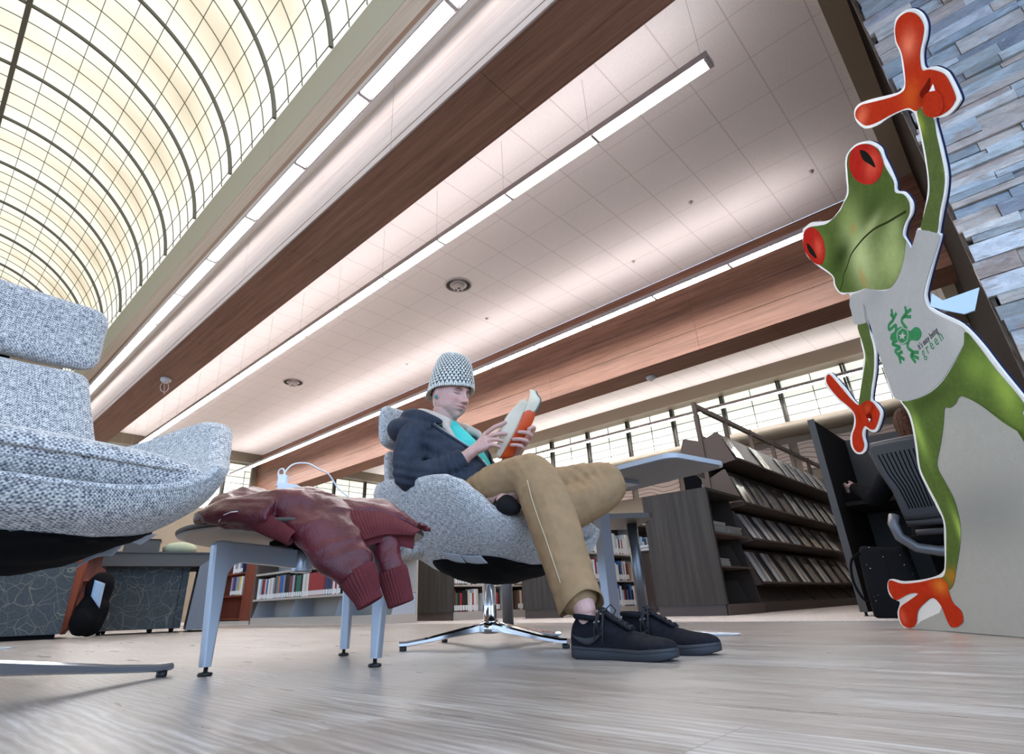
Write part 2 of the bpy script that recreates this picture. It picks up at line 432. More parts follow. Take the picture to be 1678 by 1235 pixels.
def stone_wall():
    vs, fs, cols = [], [], []
    rs = random.Random(5)
    pal = [(.28, .32, .35), (.35, .39, .42), (.25, .29, .33), (.42, .44, .45), (.32, .32, .35), (.45, .41, .38), (.42, .33, .29), (.52, .50, .48), (.50, .52, .55), (.28, .30, .30), (.22, .24, .28), (.37, .40, .41), (.38, .32, .29), (.44, .38, .34)]
    z = 0
    while z < HC+.05:
        hgt = rs.choice((.045, .06, .075, .09, .11)); y = -.18 + rs.uniform(-.03, .02)
        while y > -3.4:
            ln = rs.uniform(.16, .62); pr = rs.uniform(0, .035); col = rs.choice(pal); k = rs.uniform(1.0, 1.55)
            o = len(vs); x0 = XS-.07-pr; y2 = y-ln+.003
            j = lambda a: rs.uniform(-a, a)
            zt = z+hgt-.003
            for (yy, zz) in ((y, z), (y2, z), (y2, zt), (y, zt)):
                vs.append((x0+j(.006), yy, zz+j(.003))); 
            for (yy, zz) in ((y, z), (y2, z), (y2, zt), (y, zt)): vs.append((XS+.02, yy, zz))
            for f in ((0,3,2,1), (0,4,7,3), (1,2,6,5), (3,7,6,2), (0,1,5,4)):
                fs.append([o+i for i in f]); cols.append(tuple(q*k for q in col))
            y -= ln
        z += hgt
    me = bpy.data.meshes.new('wall_stone'); me.from_pydata(vs, [], fs)
    ca = me.color_attributes.new('Col', 'FLOAT_COLOR', 'CORNER')
    for p, cc in zip(me.polygons, cols):
        for li in p.loop_indices: ca.data[li].color = (*cc, 1)
    me.materials.append(m_stone)
    o = bpy.data.objects.new('wall_stone', me); COL.objects.link(o); o['kind'] = 'structure'
stone_wall()
mb = MB(); mb.box((XS, -3.4, 0), (XS+.3, -.45, HC+.1)); struct('wall_behind_stone', mb, m_darkwood)
# rough sawn edge of the stone layer
m_rough = mat('rough layered stone edge', (.10, .08, .065), .9); t = NT(m_rough); c = t.coord('Object')
nn = t.noise(t.mapp(c, (60, 60, 5)), 1.2, 5, .7); t.color(t.ramp(nn, [(.35, (.03, .022, .018)), (.65, (.26, .21, .17))])); t.bump(nn, 1, .02)
mb = MB(); mb.box((XS-.06, -.19, 0), (XS+.02, -.165, HC)); struct('trim_stone_edge', mb, m_rough)

# ------------------------------------------------------------------ suspended linear lamps
def linear_lamp(xc, zb, y0, y1, j0, label, cables=True, mt=None, mu=None):
    """pendant channel along Y; zb = height of the diffuser"""
    t_ = thing('linear_pendant_lamp', (xc, y0, zb), label, 'ceiling light', 'suspended linear lamps')
    mb = MB(); mb.box((xc-.075, y0, zb+.002), (xc-.066, y1, zb+.07)); mb.box((xc+.066, y0, zb+.002), (xc+.075, y1, zb+.07))
    mb.box((xc-.066, y0, zb+.02), (xc+.066, y1, zb+.03)); mb.box((xc-.075, y0-.006, zb), (xc+.075, y0, zb+.07)); mb.box((xc-.075, y1, zb), (xc+.075, y1+.006, zb+.07))
    y = j0
    while y > y0+.02: y -= 1.2
    while y < y1+1.2:
        if y0 < y < y1: mb.box((xc-.06, y-.017, zb-.004), (xc+.06, y+.017, zb+.02))
        y += 1.2
    mb.build('housing', m_lampmetal, t_)
    y = j0; seg = []
    while y > y0+.02: y -= 1.2
    while y < y1-.01:
        a, b = max(y, y0)+.018, min(y+1.2, y1)-.018
        if b > a: d = MB(); d.box((xc-.045, a, zb), (xc+.045, b, zb+.018)); d.build('diffuser', mt or m_tube, t_)
        y += 1.2
    mb = MB(); mb.box((xc-.06, y0+.02, zb+.032), (xc+.06, y1-.02, zb+.036)); mb.build('uplight_strip', mu or m_up, t_)
    if cables:
        y = j0
        while y > y0+.2: y -= 1.2
        while y < y1:
            if y > y0-.1: d = MB(); d.tube([(xc-.05, y+.03, zb+.07), (xc-.05, y+.03, HC)], .002, 5); d.build('suspension_wire', m_lampmetal, t_)
            y += 1.2
    return t_
ZL = 4.50
linear_lamp(1.90, ZL+.0, -2.5, 19.2, 3.29, 'pendant linear lamp hanging in front of the first wood beam, beside the glowing vault', cables=False, mt=mat('dimmer lamp diffuser', (.9, .9, .9), .4, emit=(1, .97, .96), estr=8), mu=mat('dimmer upward lamp opening', (.9, .9, .9), .4, emit=(1, .90, .88), estr=.45))
linear_lamp(3.87, ZL, .86, 19.2, .88, 'pendant linear lamp hanging mid-ceiling between the two wood beams, its square end in view')
linear_lamp(7.25, ZL, .86, 19.2, .88, 'pendant linear lamp hanging in front of the orange-lit face of the second beam', cables=False)
linear_lamp(13.4, ZL, .5, 19.2, .88, 'pendant linear lamp running in front of the clerestory windows beyond the shelves', cables=False)
# ------------------------------------------------------------------ furniture materials
def tweed(name, dark, light, k=1.0):
    m = mat(name, light, .9, sheen=.3); t = NT(m); uv = t.coord('UV')
    n0 = t.noise(uv, 30*k, 2, .5)
    j = t.n('ShaderNodeVectorMath', _operation='ADD', i0=uv, i1=t.n('ShaderNodeVectorMath', _operation='SCALE', i0=n0.outputs[1], Scale=.006).outputs[0])
    sx = t.n('ShaderNodeSeparateXYZ', Vector=j.outputs[0])
    F = 2*PI/.0088*k
    a = t.math('SINE', t.math('MULTIPLY', sx.outputs[0], F)); b = t.math('SINE', t.math('MULTIPLY', sx.outputs[1], F))
    w_ = t.math('MULTIPLY', a, b)
    # slubs: stretched noise both ways
    s1 = t.noise(t.mapp(uv, (260*k, 45*k, 1)), 1, 2, .6); s2 = t.noise(t.mapp(uv, (45*k, 260*k, 1), loc=(5, 3, 0)), 1, 2, .6)
    h = t.math('ADD', t.math('MULTIPLY', w_, .20), t.math('ADD', s1, s2))
    r = t.ramp(t.math('MULTIPLY', h, .5), [(.38, dark), (.50, tuple((p+q)/2 for p, q in zip(dark, light))), (.60, light)])
    t.color(r); t.bump(h, .5, .0022)
    return m
m_tweed = tweed('blue grey tweed upholstery', (.075, .085, .115), (.72, .69, .65))
m_black = mat('black dust cover cloth', (.004, .004, .005), .9, spec=.1)
m_chrome = mat('polished chrome', (.75, .76, .78), .10, 1.0)
m_alu = mat('satin aluminium', (.48, .53, .60), .30, .9)
m_alu2 = mat('silver powder coat', (.42, .45, .50), .40, .5)
m_glide = mat('black rubber glide', (.01, .01, .01), .5)
m_paper = mat('white paper', (.72, .72, .72), .7)
m_slip = mat('grey printed paper tag', (.42, .44, .48), .7)

def se(a, n):
    c, s_ = math.cos(a), math.sin(a)
    return math.copysign(abs(c)**(2/n), c), math.copysign(abs(s_)**(2/n), s_)
def cushion(mb, F, path, Wf, Tf, bend=0, nx=5, ny=2.6, n=40, endr=.04, m=26):
    """soft slab swept along a path in the sitter's u-z plane; Wf/Tf half width and thickness by fraction"""
    P = [Vector((a, b)) for a, b in path]; L = [0]
    for i in range(1, len(P)): L.append(L[-1]+(P[i]-P[i-1]).length)
    def at(q):
        q = min(max(q, 0), L[-1])
        for i in range(1, len(P)):
            if q <= L[i]+1e-9:
                t = (q-L[i-1])/(L[i]-L[i-1])
                p0 = P[max(i-2, 0)]; p1 = P[i-1]; p2 = P[i]; p3 = P[min(i+1, len(P)-1)]
                return .5*((2*p1)+(-p0+p2)*t+(2*p0-5*p1+4*p2-p3)*t*t+(-p0+3*p1-3*p2+p3)*t**3)
    secs = []
    for i in range(m+1):
        fr = .5-.5*math.cos(PI*i/m); q = L[-1]*fr
        p = at(q); tg = (at(q+.004)-at(q-.004)).normalized(); nr = Vector((-tg.y, tg.x))
        d = min(q, L[-1]-q)
        e = 1 if d > endr else math.sqrt(max(1-(1-d/endr)**2, .0)) if d > 0 else 0
        e = max(e, .02); ew = 1-(1-e)*min(.9, endr/ max(Wf(fr), .01))
        W, T = Wf(fr)*ew, Tf(fr)/2*e
        sec = []
        for k in range(n):
            cx_, sy_ = se(2*PI*k/n, nx)[0], se(2*PI*k/n, ny)[1]
            v = W*cx_; h = T*sy_ + bend*(v/max(W, .01))**2
            sec.append(F(p.x+nr.x*h, v, p.y+nr.y*h))
        secs.append(sec)
    mb.loft(secs); return mb
SH_T = [(-.42, .555), (-.34, .605), (-.25, .622), (-.05, .630), (.08, .632), (.17, .612), (.23, .565), (.28, .51), (.33, .47), (.36, .455), (.40, .445)]
SH_B = [(-.42, .43), (-.36, .385), (-.28, .33), (-.18, .285), (-.05, .245), (.08, .238), (.20, .258), (.30, .288), (.37, .318), (.40, .345)]
SH_W = [(-.42, .33), (-.3, .39), (-.1, .42), (.1, .435), (.19, .43), (.25, .40), (.31, .37), (.36, .345), (.40, .33)]
def chair(c, ang, label, name='lounge_chair', legdirs=(45, 135, 225, 315), base=None, dz=0, legm=None, SH_T=SH_T, cz=0):
    F0 = frame(c, ang)
    F = lambda u, v, z: F0(u, v, z+dz)
    th = thing(name, (c[0], c[1], 0), label, 'lounge chair')
    # shell: U-shaped sections from the front lip back
    def outer(u, a):       # a in -1..1
        W, T, B = lerp(SH_W, u), lerp(SH_T, u), lerp(SH_B, u); s_ = abs(a)
        ph = s_*PI/2; q = min(1, max(0, (u-.14)/.18)); q = q*q*(3-2*q)
        v = W*(math.sin(ph)**(.85-.22*q))*(.86+.14*s_**2); z = B + (T-B)*(1-math.cos(ph)**(.9-.15*q))
        return v*(1 if a >= 0 else -1), z
    def inner(u, a):
        W, T, B = lerp(SH_W, u)-.055, lerp(SH_T, u)-.002, lerp(SH_B, u); Bi = max(B+.05, min(.375, T-.02)); s_ = abs(a); ph = s_*PI/2
        v = W*(math.sin(ph)**.75)*(.9+.1*s_**2); z = Bi + (T-Bi)*(1-math.cos(ph)**1.1)
        return v*(1 if a >= 0 else -1), z
    mb = MB(); secs = []
    us = [.40, .398, .392, .38, .36] + [.36-.02*i for i in range(1, 38)] + [-.40, -.415, -.42]
    NA = 28
    for i, u in enumerate(us):
        sh = {0: .0, 1: .35, 2: .65, 3: .88}.get(i, {len(us)-1: .1, len(us)-2: .6}.get(i, 1))
        o = [outer(u, -1+2*k/NA) for k in range(NA+1)]; q = [inner(u, 1-2*k/NA) for k in range(NA+1)]
        # rounded rims
        def rim(p, r_, ): return [((p[0]*.6+r_[0]*.4), max(p[1], r_[1])+.010), ((p[0]*.3+r_[0]*.7), max(p[1], r_[1])+.008)]
        loop = o + rim(o[-1], q[0]) + q + [(x, z) for x, z in rim(q[-1], o[0])][::1]
        if sh < 1:
            mid = [((o[k][0]+q[NA-k][0])/2, (o[k][1]+q[NA-k][1])/2) for k in range(NA+1)]
            full = mid + [mid[-1]]*2 + mid[::-1] + [mid[0]]*2
            loop = [(a[0]*sh+b[0]*(1-sh), a[1]*sh+b[1]*(1-sh)) for a, b in zip(loop, full)]
        secs.append([F(u, v, z) for v, z in loop])
    mb.loft(secs); mb.build('seat_shell', m_tweed, th)
    # black dust cover, following the underside
    mb = MB(); rows = []
    for i in range(25):
        u = .325-.50*i/24; e = math.sqrt(max(0, 1-(2*i/24-1)**6))*.46; row = []
        for k in range(21):
            a = (-1+2*k/20)*max(e, .02)*(1 if u > -.1 else 1-.55*(-.1-u)/.155); v, z = outer(u, a); row.append(F(u, v, z-.0035-.002*math.sin(k*1.9+i)))
        rows.append(row)
    mb.grid(rows, thick=.002); mb.build('dust_cover', m_black, th)
    # seat cushion with welt
    mb = MB(); cushion(mb, F, [(.385+cz*.4, .41+cz), (.30, .435+cz), (.1, .425+cz), (-.15, .40), (-.31, .40)], lambda f: .315-.03*f, lambda f: .085, bend=.012, endr=.035)
    cu = mb.build('seat_cushion', m_tweed, th)
    mb = MB(); w1 = []
    for k in range(41):
        a = PI*(k/40); cx_, sy_ = se(a, 6); w1.append(F(.10+(.292+cz*.4)*sy_, .322*cx_, .418+(.012+cz)*sy_))
    mb.tube(w1, .0045, 8); mb.build('welt', m_tweed, cu)
    # back rest and head rest
    mb = MB(); cushion(mb, F, [(-.27, .37), (-.33, .50), (-.385, .63), (-.43, .76), (-.46, .865)], lambda f: .35-.10*f, lambda f: .085-.015*f, bend=-.03, nx=4.5, endr=.05); mb.build('backrest', m_tweed, th)
    mb = MB(); cushion(mb, F, [(-.455, .885), (-.47, .96), (-.475, 1.04), (-.47, 1.115)], lambda f: .275, lambda f: .075, bend=-.02, nx=5, endr=.06); mb.build('headrest', m_tweed, th)
    mb = MB(); mb.obox(F(-.50, 0, .86), (F0(1, 0, 0)-F0(0, 0, 0), F0(0, 1, 0)-F0(0, 0, 0), (0, 0, 1)), (.006, .06, .10)); mb.build('headrest_bracket', m_black, th)
    # column and four-star base
    bc = F0(0, 0, 0)
    mb = MB(); mb.lathe(bc, [(.03, .075), (.034, .08), (.034, .095), (.029, .10), (.029, .235), (.05, .24), (.09, .25)], 28); mb.build('column', m_chrome, th)
    mb = MB(); mb.lathe(bc, [(.02, .045), (.045, .05), (.05, .065), (.046, .085), (.03, .092)], 28); mb.build('hub', m_chrome, th)
    for dx, dy in base:
        e = Vector((dx, dy, 0)); L = e.length; d = e.normalized(); s_ = Vector((-d.y, d.x, 0)); secs = []
        for f, wd, z1, z0 in ((.02, .030, .088, .048), (.15, .027, .084, .052), (.4, .024, .066, .040), (.7, .021, .044, .024), (.92, .019, .033, .014), (1, .019, .033, .014)):
            p = bc + d*(L*f)
            secs.append([p-s_*wd+Vector((0, 0, z0+.004)), p-s_*wd*.5+Vector((0, 0, z0)), p+s_*wd*.5+Vector((0, 0, z0)), p+s_*wd+Vector((0, 0, z0+.004)),
                         p+s_*wd+Vector((0, 0, z1-.006)), p+s_*wd*.7+Vector((0, 0, z1)), p-s_*wd*.7+Vector((0, 0, z1)), p-s_*wd+Vector((0, 0, z1-.006))])
        mb = MB(); mb.loft(secs, smooth=False); lg = mb.build('leg', legm or m_chrome, th)
        mb = MB(); mb.lathe(bc+d*(L-.02), [(.013, 0), (.014, .003), (.014, .015)], 14); mb.build('glide', m_glide, lg)
    return th, F, outer
CH2 = (1.84, 1.80); A2 = math.radians(-85)
chair2, F2, out2 = chair(CH2, A2, 'blue grey tweed lounge chair with headrest and chrome star base, the man sits in it', base=((-.355, .165), (-.01, -.42), (.42, -.03), (.12, .44)), SH_T=[(-.42, .63), (-.36, .665), (-.28, .672), (-.18, .662), (-.05, .645), (.05, .637), (.13, .628), (.20, .600), (.26, .545), (.31, .490), (.36, .46), (.40, .45)], cz=.035)
CH1 = (.09, 1.60); A1 = math.radians(-82)
chair1, F1, out1 = chair(CH1, A1, 'large empty blue grey tweed lounge chair cut off by the left edge of the photo', base=((.535, .29), (-.29, .45), (-.5, -.2), (-.05, -.5)), dz=.0, legm=m_alu)
# ------------------------------------------------------------------ the reading man
FP = frame((1.71, 1.695), math.radians(-80))
def m_skin_():
    m = mat('skin', (.62, .38, .33), .5, sss=.12); t = NT(m); c = t.coord('Object')
    at = t.n('ShaderNodeAttribute', _attribute_name='Col')
    n1 = t.noise(c, 40, 4, .6); t.color(t.mix(1.0, at.outputs[0], t.out(t.ramp(n1, [(.3, (.92, .88, .88)), (.7, (1.05, 1.03, 1.03))])), 'MULTIPLY'))
    t.bump(t.noise(c, 260, 3, .6), .08, .001); return m
m_skin = m_skin_()
def cloth(name, col, var=.15, rough=.85, scale=18, sheen=.0, weave=0):
    m = mat(name, col, rough, sheen=sheen, spec=.2); t = NT(m); c = t.coord('Object')
    n1 = t.noise(c, scale, 5, .65); lo = tuple(q*(1-var) for q in col); hi = tuple(q*(1+var) for q in col)
    t.color(t.ramp(n1, [(.3, lo), (.7, hi)])); t.bump(t.noise(c, 500, 2, .5), .2, .0008); return m
m_hoodie = cloth('faded navy fleece', (.030, .036, .052), .3)
m_lining = cloth('cream hood lining', (.50, .42, .36), .12)
m_teal = cloth('turquoise jersey', (.06, .52, .48), .08)
m_khaki = cloth('khaki twill', (.30, .190, .100), .14)
m_thread = mat('contrast seam thread', (.55, .45, .32), .8)
m_sock = cloth('black sock knit', (.008, .008, .009), .3)
m_shoe = cloth('black canvas', (.007, .007, .011), .4, scale=60)
m_sole = mat('dark rubber sole', (.018, .021, .028), .55)
m_lace = mat('black shoelace', (.010, .010, .014), .7)
m_swoosh = mat('dark grey suede patch', (.045, .046, .05), .9, spec=.1)
m_metal = mat('zip metal', (.3, .3, .3), .35, .9)

def organic(mb, voxel, smooth=2, disp=None):
    """union of overlapping closed shapes -> one continuous skin; returns verts, faces"""
    me = mb.mesh('tmp'); o = bpy.data.objects.new('tmp', me); COL.objects.link(o)
    r = o.modifiers.new('r', 'REMESH'); r.mode = 'VOXEL'; r.voxel_size = voxel; r.use_smooth_shade = True
    if smooth: s_ = o.modifiers.new('s', 'SMOOTH'); s_.iterations = smooth; s_.factor = .5
    dg = bpy.context.evaluated_depsgraph_get(); ev = o.evaluated_get(dg); m2 = bpy.data.meshes.new_from_object(ev)
    vs = [v.co.copy() for v in m2.vertices]; fs = [tuple(p.vertices) for p in m2.polygons]
    nr = [v.normal.copy() for v in m2.vertices]
    bpy.data.objects.remove(o); bpy.data.meshes.remove(me); bpy.data.meshes.remove(m2)
    if disp: vs = [v + n*disp(v, n) for v, n in zip(vs, nr)]
    return vs, fs
def limb(mb, pts, rs, n=16, F=FP, sq=1.0):
    """tapered limb with ball ends through joints, resampled smoothly"""
    P = [F(*p) for p in pts]; Q, R_ = [], []
    for i in range(len(P)-1):
        p0 = P[max(i-1, 0)]; p1 = P[i]; p2 = P[i+1]; p3 = P[min(i+2, len(P)-1)]
        for k in range(6):
            t = k/6; Q.append(.5*((2*p1)+(-p0+p2)*t+(2*p0-5*p1+4*p2-p3)*t*t+(-p0+3*p1-3*p2+p3)*t**3)); R_.append(rs[i]+(rs[i+1]-rs[i])*t)
    Q.append(P[-1]); R_.append(rs[-1])
    mb.tube(Q, R_, n, sq=sq); mb.ball(Q[0], R_[0]*.98, 14, 8); mb.ball(Q[-1], R_[-1]*.98, 14, 8)
# ---- head
HCN = FP(-.180, -.010, 1.098); HP = math.radians(14)
hf0 = FP(1, 0, 0)-FP(0, 0, 0); hl = -(FP(0, 1, 0)-FP(0, 0, 0)); UPV = Vector((0, 0, 1))
hf = hf0*math.cos(HP) - UPV*math.sin(HP); hu_ = hf0*math.sin(HP) + UPV*math.cos(HP)
yw = math.radians(9); hf, hl = hf*math.cos(yw)-hl*math.sin(yw), hl*math.cos(yw)+hf*math.sin(yw)
HS = 1.04
def HD(x, y, z): return HCN + (hf*x + hl*y + hu_*z)*HS
def gz(y, z, cy_, cz_, sy_, sz_): return math.exp(-((y-cy_)/sy_)**2-((z-cz_)/sz_)**2)
def head_surface(th, ph):
    """th 0 top..pi bottom, ph 0 front"""
    dx, dy, dz = math.sin(th)*math.cos(ph), math.sin(th)*math.sin(ph), math.cos(th)
    x = dx*(.092 if dx > 0 else .102); y = dy*.077; z = dz*(.118 if dz > 0 else .128)
    # squarer forehead and cheeks, narrowing jaw
    if z < .0:
        k = min(1, -z/.125); y *= 1-.30*k**1.7
        if dx > 0: x = x*(1-.02*k) + .020*k*max(dx, 0)**.5
        else: x *= 1-.42*k**1.3
        y *= 1 + .16*math.exp(-((z+.070)/.026)**2)*min(1, abs(dy)*1.6)
    if dx > .15:
        w_ = min(1, (dx-.15)/.35)
        d = .005*gz(y, z, 0, .026, .05, .012)
        for s_ in (-1, 1):
            d += .003*gz(y, z, s_*.028, .024, .018, .007)
            d -= .0175*gz(y, z, s_*.030, .008, .018, .0130)
            d += .0100*gz(y, z, s_*.032, .004, .0115, .0085)
            d -= .0018*gz(y, z, s_*.032, .013, .013, .003)
            d += .005*gz(y, z, s_*.045, -.024, .02, .018)
            d -= .003*gz(y, z, s_*.034, -.050, .010, .018)
            d += .0100*gz(y, z, s_*.0125, -.036, .0065, .007)
            d -= .003*gz(y, z, s_*.018, .008, .005, .012)
        # nose
        if z > -.05:
            tt = min(1, max(0, (.018-z)/.050)); d += (.006+.020*tt)*math.exp(-(y/(.0075+.004*tt))**2)*(1 if z > -.033 else math.exp(-((z+.033)/.0068)**2))*(1 if z < .018 else math.exp(-((z-.018)/.012)**2))
        d += .004*gz(y, z, 0, -.031, .008, .008)
        d += .0075*gz(y, z, 0, -.0545, .022, .0050); d -= .0065*gz(y, z, 0, -.0605, .025, .0022); d += .0085*gz(y, z, 0, -.0670, .018, .0055)
        d -= .0045*gz(y, z, 0, -.078, .02, .006); d += .0095*gz(y, z, 0, -.098, .019, .015)
        d += .003*gz(y, z, 0, -.050, .035, .02)
        x += d*w_
    return x, y, z
def head_secs():
    secs = []
    for i in range(161):
        th = min(max(PI*i/160, .015), PI-.015); row = []
        for k in range(200):
            q = 2*PI*k/200; ph = q - .55*math.sin(q)          # denser at the face
            row.append(HD(*head_surface(th, ph)))
        secs.append(row)
    return secs
# body frame joints (u forward, v to his right, z)
J = dict(pel=(-.02, 0, .50), chest=(-.17, 0, .74), neck0=(-.225, 0, .93), rsh=(-.235, .175, .885), rel=(-.215, .245, .655), rwr=(-.005, .12, .735),
         lsh=(-.20, -.175, .90), lel=(-.08, -.25, .665), lwr=(.115, -.085, .755))
body = MB(); body.sm = True
body.loft(head_secs())
limb(body, [(-.235, 0, .88), (-.222, 0, .95), (-.205, 0, 1.02)], [.066, .060, .062])
for s_ in (-1, 1):     # ears
    R_ = Matrix((hf, hl, hu_)).transposed()
    body.ball(HD(-.012, s_*.078, -.004), (.017, .008, .030), 14, 10, R_); body.ball(HD(-.004, s_*.079, -.028), (.009, .006, .011), 10, 8, R_)
limb(body, [J['pel'], J['chest'], J['neck0']], [.13, .13, .07])
for a, b in (('rsh', 'rel'), ('lsh', 'lel')): limb(body, [J[a], J[b]], [.055, .042])
limb(body, [J['neck0'], J['rsh']], [.055, .055]); limb(body, [J['neck0'], J['lsh']], [.055, .055])
limb(body, [J['rel'], J['rwr']], [.042, .029]); limb(body, [J['lel'], J['lwr']], [.042, .029])
RH = (-.02, .09, .50); RK = (.375, .185, .60); RA = (.575, .292, .115); LH = (-.02, -.09, .50); LK = (.49, -.25, .615); LA = (.20, .06, .51)
limb(body, [RH, RK], [.08, .058]); limb(body, [RK, (.47, .235, .38), (.558, .284, .165), RA], [.054, .052, .038, .029]); limb(body, [RA, (.60, .293, .05), (.74, .30, .035)], [.029, .024, .022])
limb(body, [LH, LK], [.075, .045]); limb(body, [LK, (.36, -.09, .52), LA], [.045, .042, .036]); limb(body, [LA, (.20, .13, .505), (.235, .205, .513)], [.036, .036, .028])
# hands: palm block + separate fingers
def finger(pts, r0=.0108, r1=.0086):
    n = len(pts); limb(body, pts, [r0+(r1-r0)*i/(n-1) for i in range(n)], 10)
def palm(W, K1, K4, th=.0185):
    """flattened palm between wrist and the index/little knuckles"""
    W, K1, K4 = (Vector(FP(*p)) for p in (W, K1, K4)); secs = []
    nn = (K1-W).cross(K4-W).normalized()
    for f in (0, .25, .5, .75, 1.0):
        a = W + (K1-W)*f; b = W + (K4-W)*f; m_ = (a+b)/2; h = (a-b)/2
        hw = max(h.length+.008, .026); hd_ = h.normalized() if h.length > .004 else (K1-K4).normalized()
        t_ = th*(1.25-.3*f)
        secs.append([m_ + hd_*hw*se(2*PI*k/18, 2.6)[0] + nn*t_*se(2*PI*k/18, 2.6)[1] for k in range(18)])
    body.loft(secs); body.ball(secs and (K1+K4)/2, (.016,)*3)
Wr = (-.002, .120, .738)
palm(Wr, (.076, .074, .836), (.098, .092, .768))
finger([(.072, .074, .836), (.108, .062, .858), (.132, .047, .871), (.152, .032, .882)])
finger([(.088, .083, .814), (.118, .073, .823), (.140, .056, .828), (.157, .040, .829)])
finger([(.094, .089, .792), (.118, .086, .799), (.136, .072, .798), (.145, .055, .794)])
finger([(.092, .092, .770), (.114, .092, .776), (.130, .080, .773), (.138, .064, .767)], .0098, .0076)
finger([(.020, .092, .762), (.062, .050, .800), (.096, .036, .830), (.122, .026, .850)], .0125, .0085)     # thumb behind the page
Wl = (.112, -.085, .752)
palm(Wl, (.205, -.085, .838), (.172, -.045, .776))
finger([(.205, -.085, .838), (.232, -.075, .862), (.240, -.050, .862), (.232, -.030, .850)])
finger([(.205, -.070, .820), (.232, -.045, .826), (.222, -.018, .834), (.196, -.004, .838)])
finger([(.192, -.058, .796), (.216, -.034, .800), (.200, -.008, .806), (.172, .004, .808)])
finger([(.176, -.046, .776), (.198, -.022, .776), (.184, .000, .782), (.162, .008, .784)], .0096, .0078)
finger([(.120, -.070, .775), (.130, -.060, .820), (.150, -.052, .860), (.168, -.045, .880)], .012, .0085)    # thumb on the inside
bv, bf = organic(body, .0028, 1)
pers = thing('person', tuple(FP(-.02, 0, 0)), 'seated young man in knit beanie, dark hoodie and khaki trousers reading a paperback', 'person')
me = bpy.data.meshes.new('body'); org = POS[pers.name]; me.from_pydata([v-org for v in bv], [], bf)
ca = me.color_attributes.new('Col', 'FLOAT_COLOR', 'POINT')
base = Vector((.56, .335, .285))
for i, v in enumerate(bv):
    d = v-HCN; x, y, z = d.dot(hf)/HS, d.dot(hl)/HS, d.dot(hu_)/HS; c = base.copy()
    if x > .02 and abs(z) < .14 and abs(y) < .09:
        def tint(col, a):
            global c
            c = c*(1-a) + Vector(col)*a
        tint((.66, .24, .20), .55*min(1, gz(y, z, 0, -.032, .016, .014)*1.1))
        for s_ in (-1, 1):
            tint((.66, .26, .22), .42*gz(y, z, s_*.042, -.028, .02, .016))
            tint((.10, .04, .03), .95*gz(y, z, s_*.032, .0005, .015, .0024))       # lash line of the lowered lids
            tint((.30, .14, .12), .7*gz(y, z, s_*.030, .013, .016, .0035)); tint((.46, .24, .22), .5*gz(y, z, s_*.022, .008, .008, .010))  # eye-socket shadow painted into the skin colour
            tint((.12, .055, .03), .85*gz(y, z, s_*.032, .0245+.003*(1-abs(y*s_-.03)/.02), .020, .0042))       # fair eyebrows
            tint((.20, .07, .06), .8*gz(y, z, s_*.009, -.0405, .004, .0022))
        tint((.52, .17, .17), .8*gz(y, z, 0, -.0550, .019, .0044)); tint((.54, .19, .19), .8*gz(y, z, 0, -.0665, .016, .0048)); tint((.14, .04, .04), .95*gz(y, z, 0, -.0605, .021, .0018))
        st = max(0, min(1, (-.05-z)/.03))*.30
        tint((.40, .30, .27), st)
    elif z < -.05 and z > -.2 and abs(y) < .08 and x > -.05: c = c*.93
    # knuckles and finger tips a little redder
    ca.data[i].color = (c.x, c.y, c.z, 1)
me.materials.append(m_skin); me.polygons.foreach_set('use_smooth', [True]*len(me.polygons))
bo = bpy.data.objects.new('body', me); COL.objects.link(bo); bo.parent = pers; POS['body'] = org
def soft(name, mb, voxel, mt, parent=pers, smooth=2, disp=None, label=None):
    v, f = organic(mb, voxel, smooth, disp); o = POS[parent.name]
    me = bpy.data.meshes.new(name); me.from_pydata([q-o for q in v], [], f); me.materials.append(mt); me.polygons.foreach_set('use_smooth', [True]*len(me.polygons))
    ob = bpy.data.objects.new(name, me); COL.objects.link(ob); POS[ob.name] = o.copy(); ob.parent = parent
    if label: ob['label'] = label
    return ob
# eyelashes, brows
HG = [(head_surface(.9+1.6*i/120, -1.25+2.5*k/160)) for i in range(121) for k in range(161)]
def on_face(y, z, o=0):
    b = min(HG, key=lambda p: (p[1]-y)**2+(p[2]-z)**2); return HD(b[0]+o, y, z)
m_brow = mat('light brown facial hair', (.14, .07, .035), .8, spec=.1); m_lash = mat('dark eyelashes', (.05, .022, .015), .8, spec=.1)
for s_ in (-1, 1):
    mb = MB(); mb.tube([on_face(s_*(.0165+.0285*f), .0175+.0075*math.sin(PI*(f*.8+.1))-.004*f, .0004) for f in np.linspace(0, 1, 12)], [.0018, .0028, .0032, .0034, .0034, .0033, .0031, .0029, .0026, .0022, .0016, .0009], 8, sq=.55); mb.build('eyebrow', m_brow, pers)
    mb = MB(); mb.tube([on_face(s_*(.019+.027*f), .0005-.0038*math.sin(PI*f), .0002) for f in np.linspace(0, 1, 12)], [.0005]+[.0010]*10+[.0006], 6); mb.build('eyelashes', m_lash, pers)
    mb = MB(); mb.tube([on_face(s_*(.018+.029*f), .0095+.0045*math.sin(PI*f), -.0004) for f in np.linspace(0, 1, 12)], [.0003]+[.0007]*10+[.0003], 6); mb.build('eyelid_crease', mat('eyelid crease', (.34, .17, .15), .6), pers)
# ear plug
mb = MB(); mb.lathe(HD(-.003, -.0845, -.029), [(.001, -.003), (.0088, -.003), (.0100, 0), (.0088, .004), (.0015, .0045)], 18, axis=-hl); mb.build('ear_plug', mat('teal ear plug', (.03, .22, .22), .3), pers)
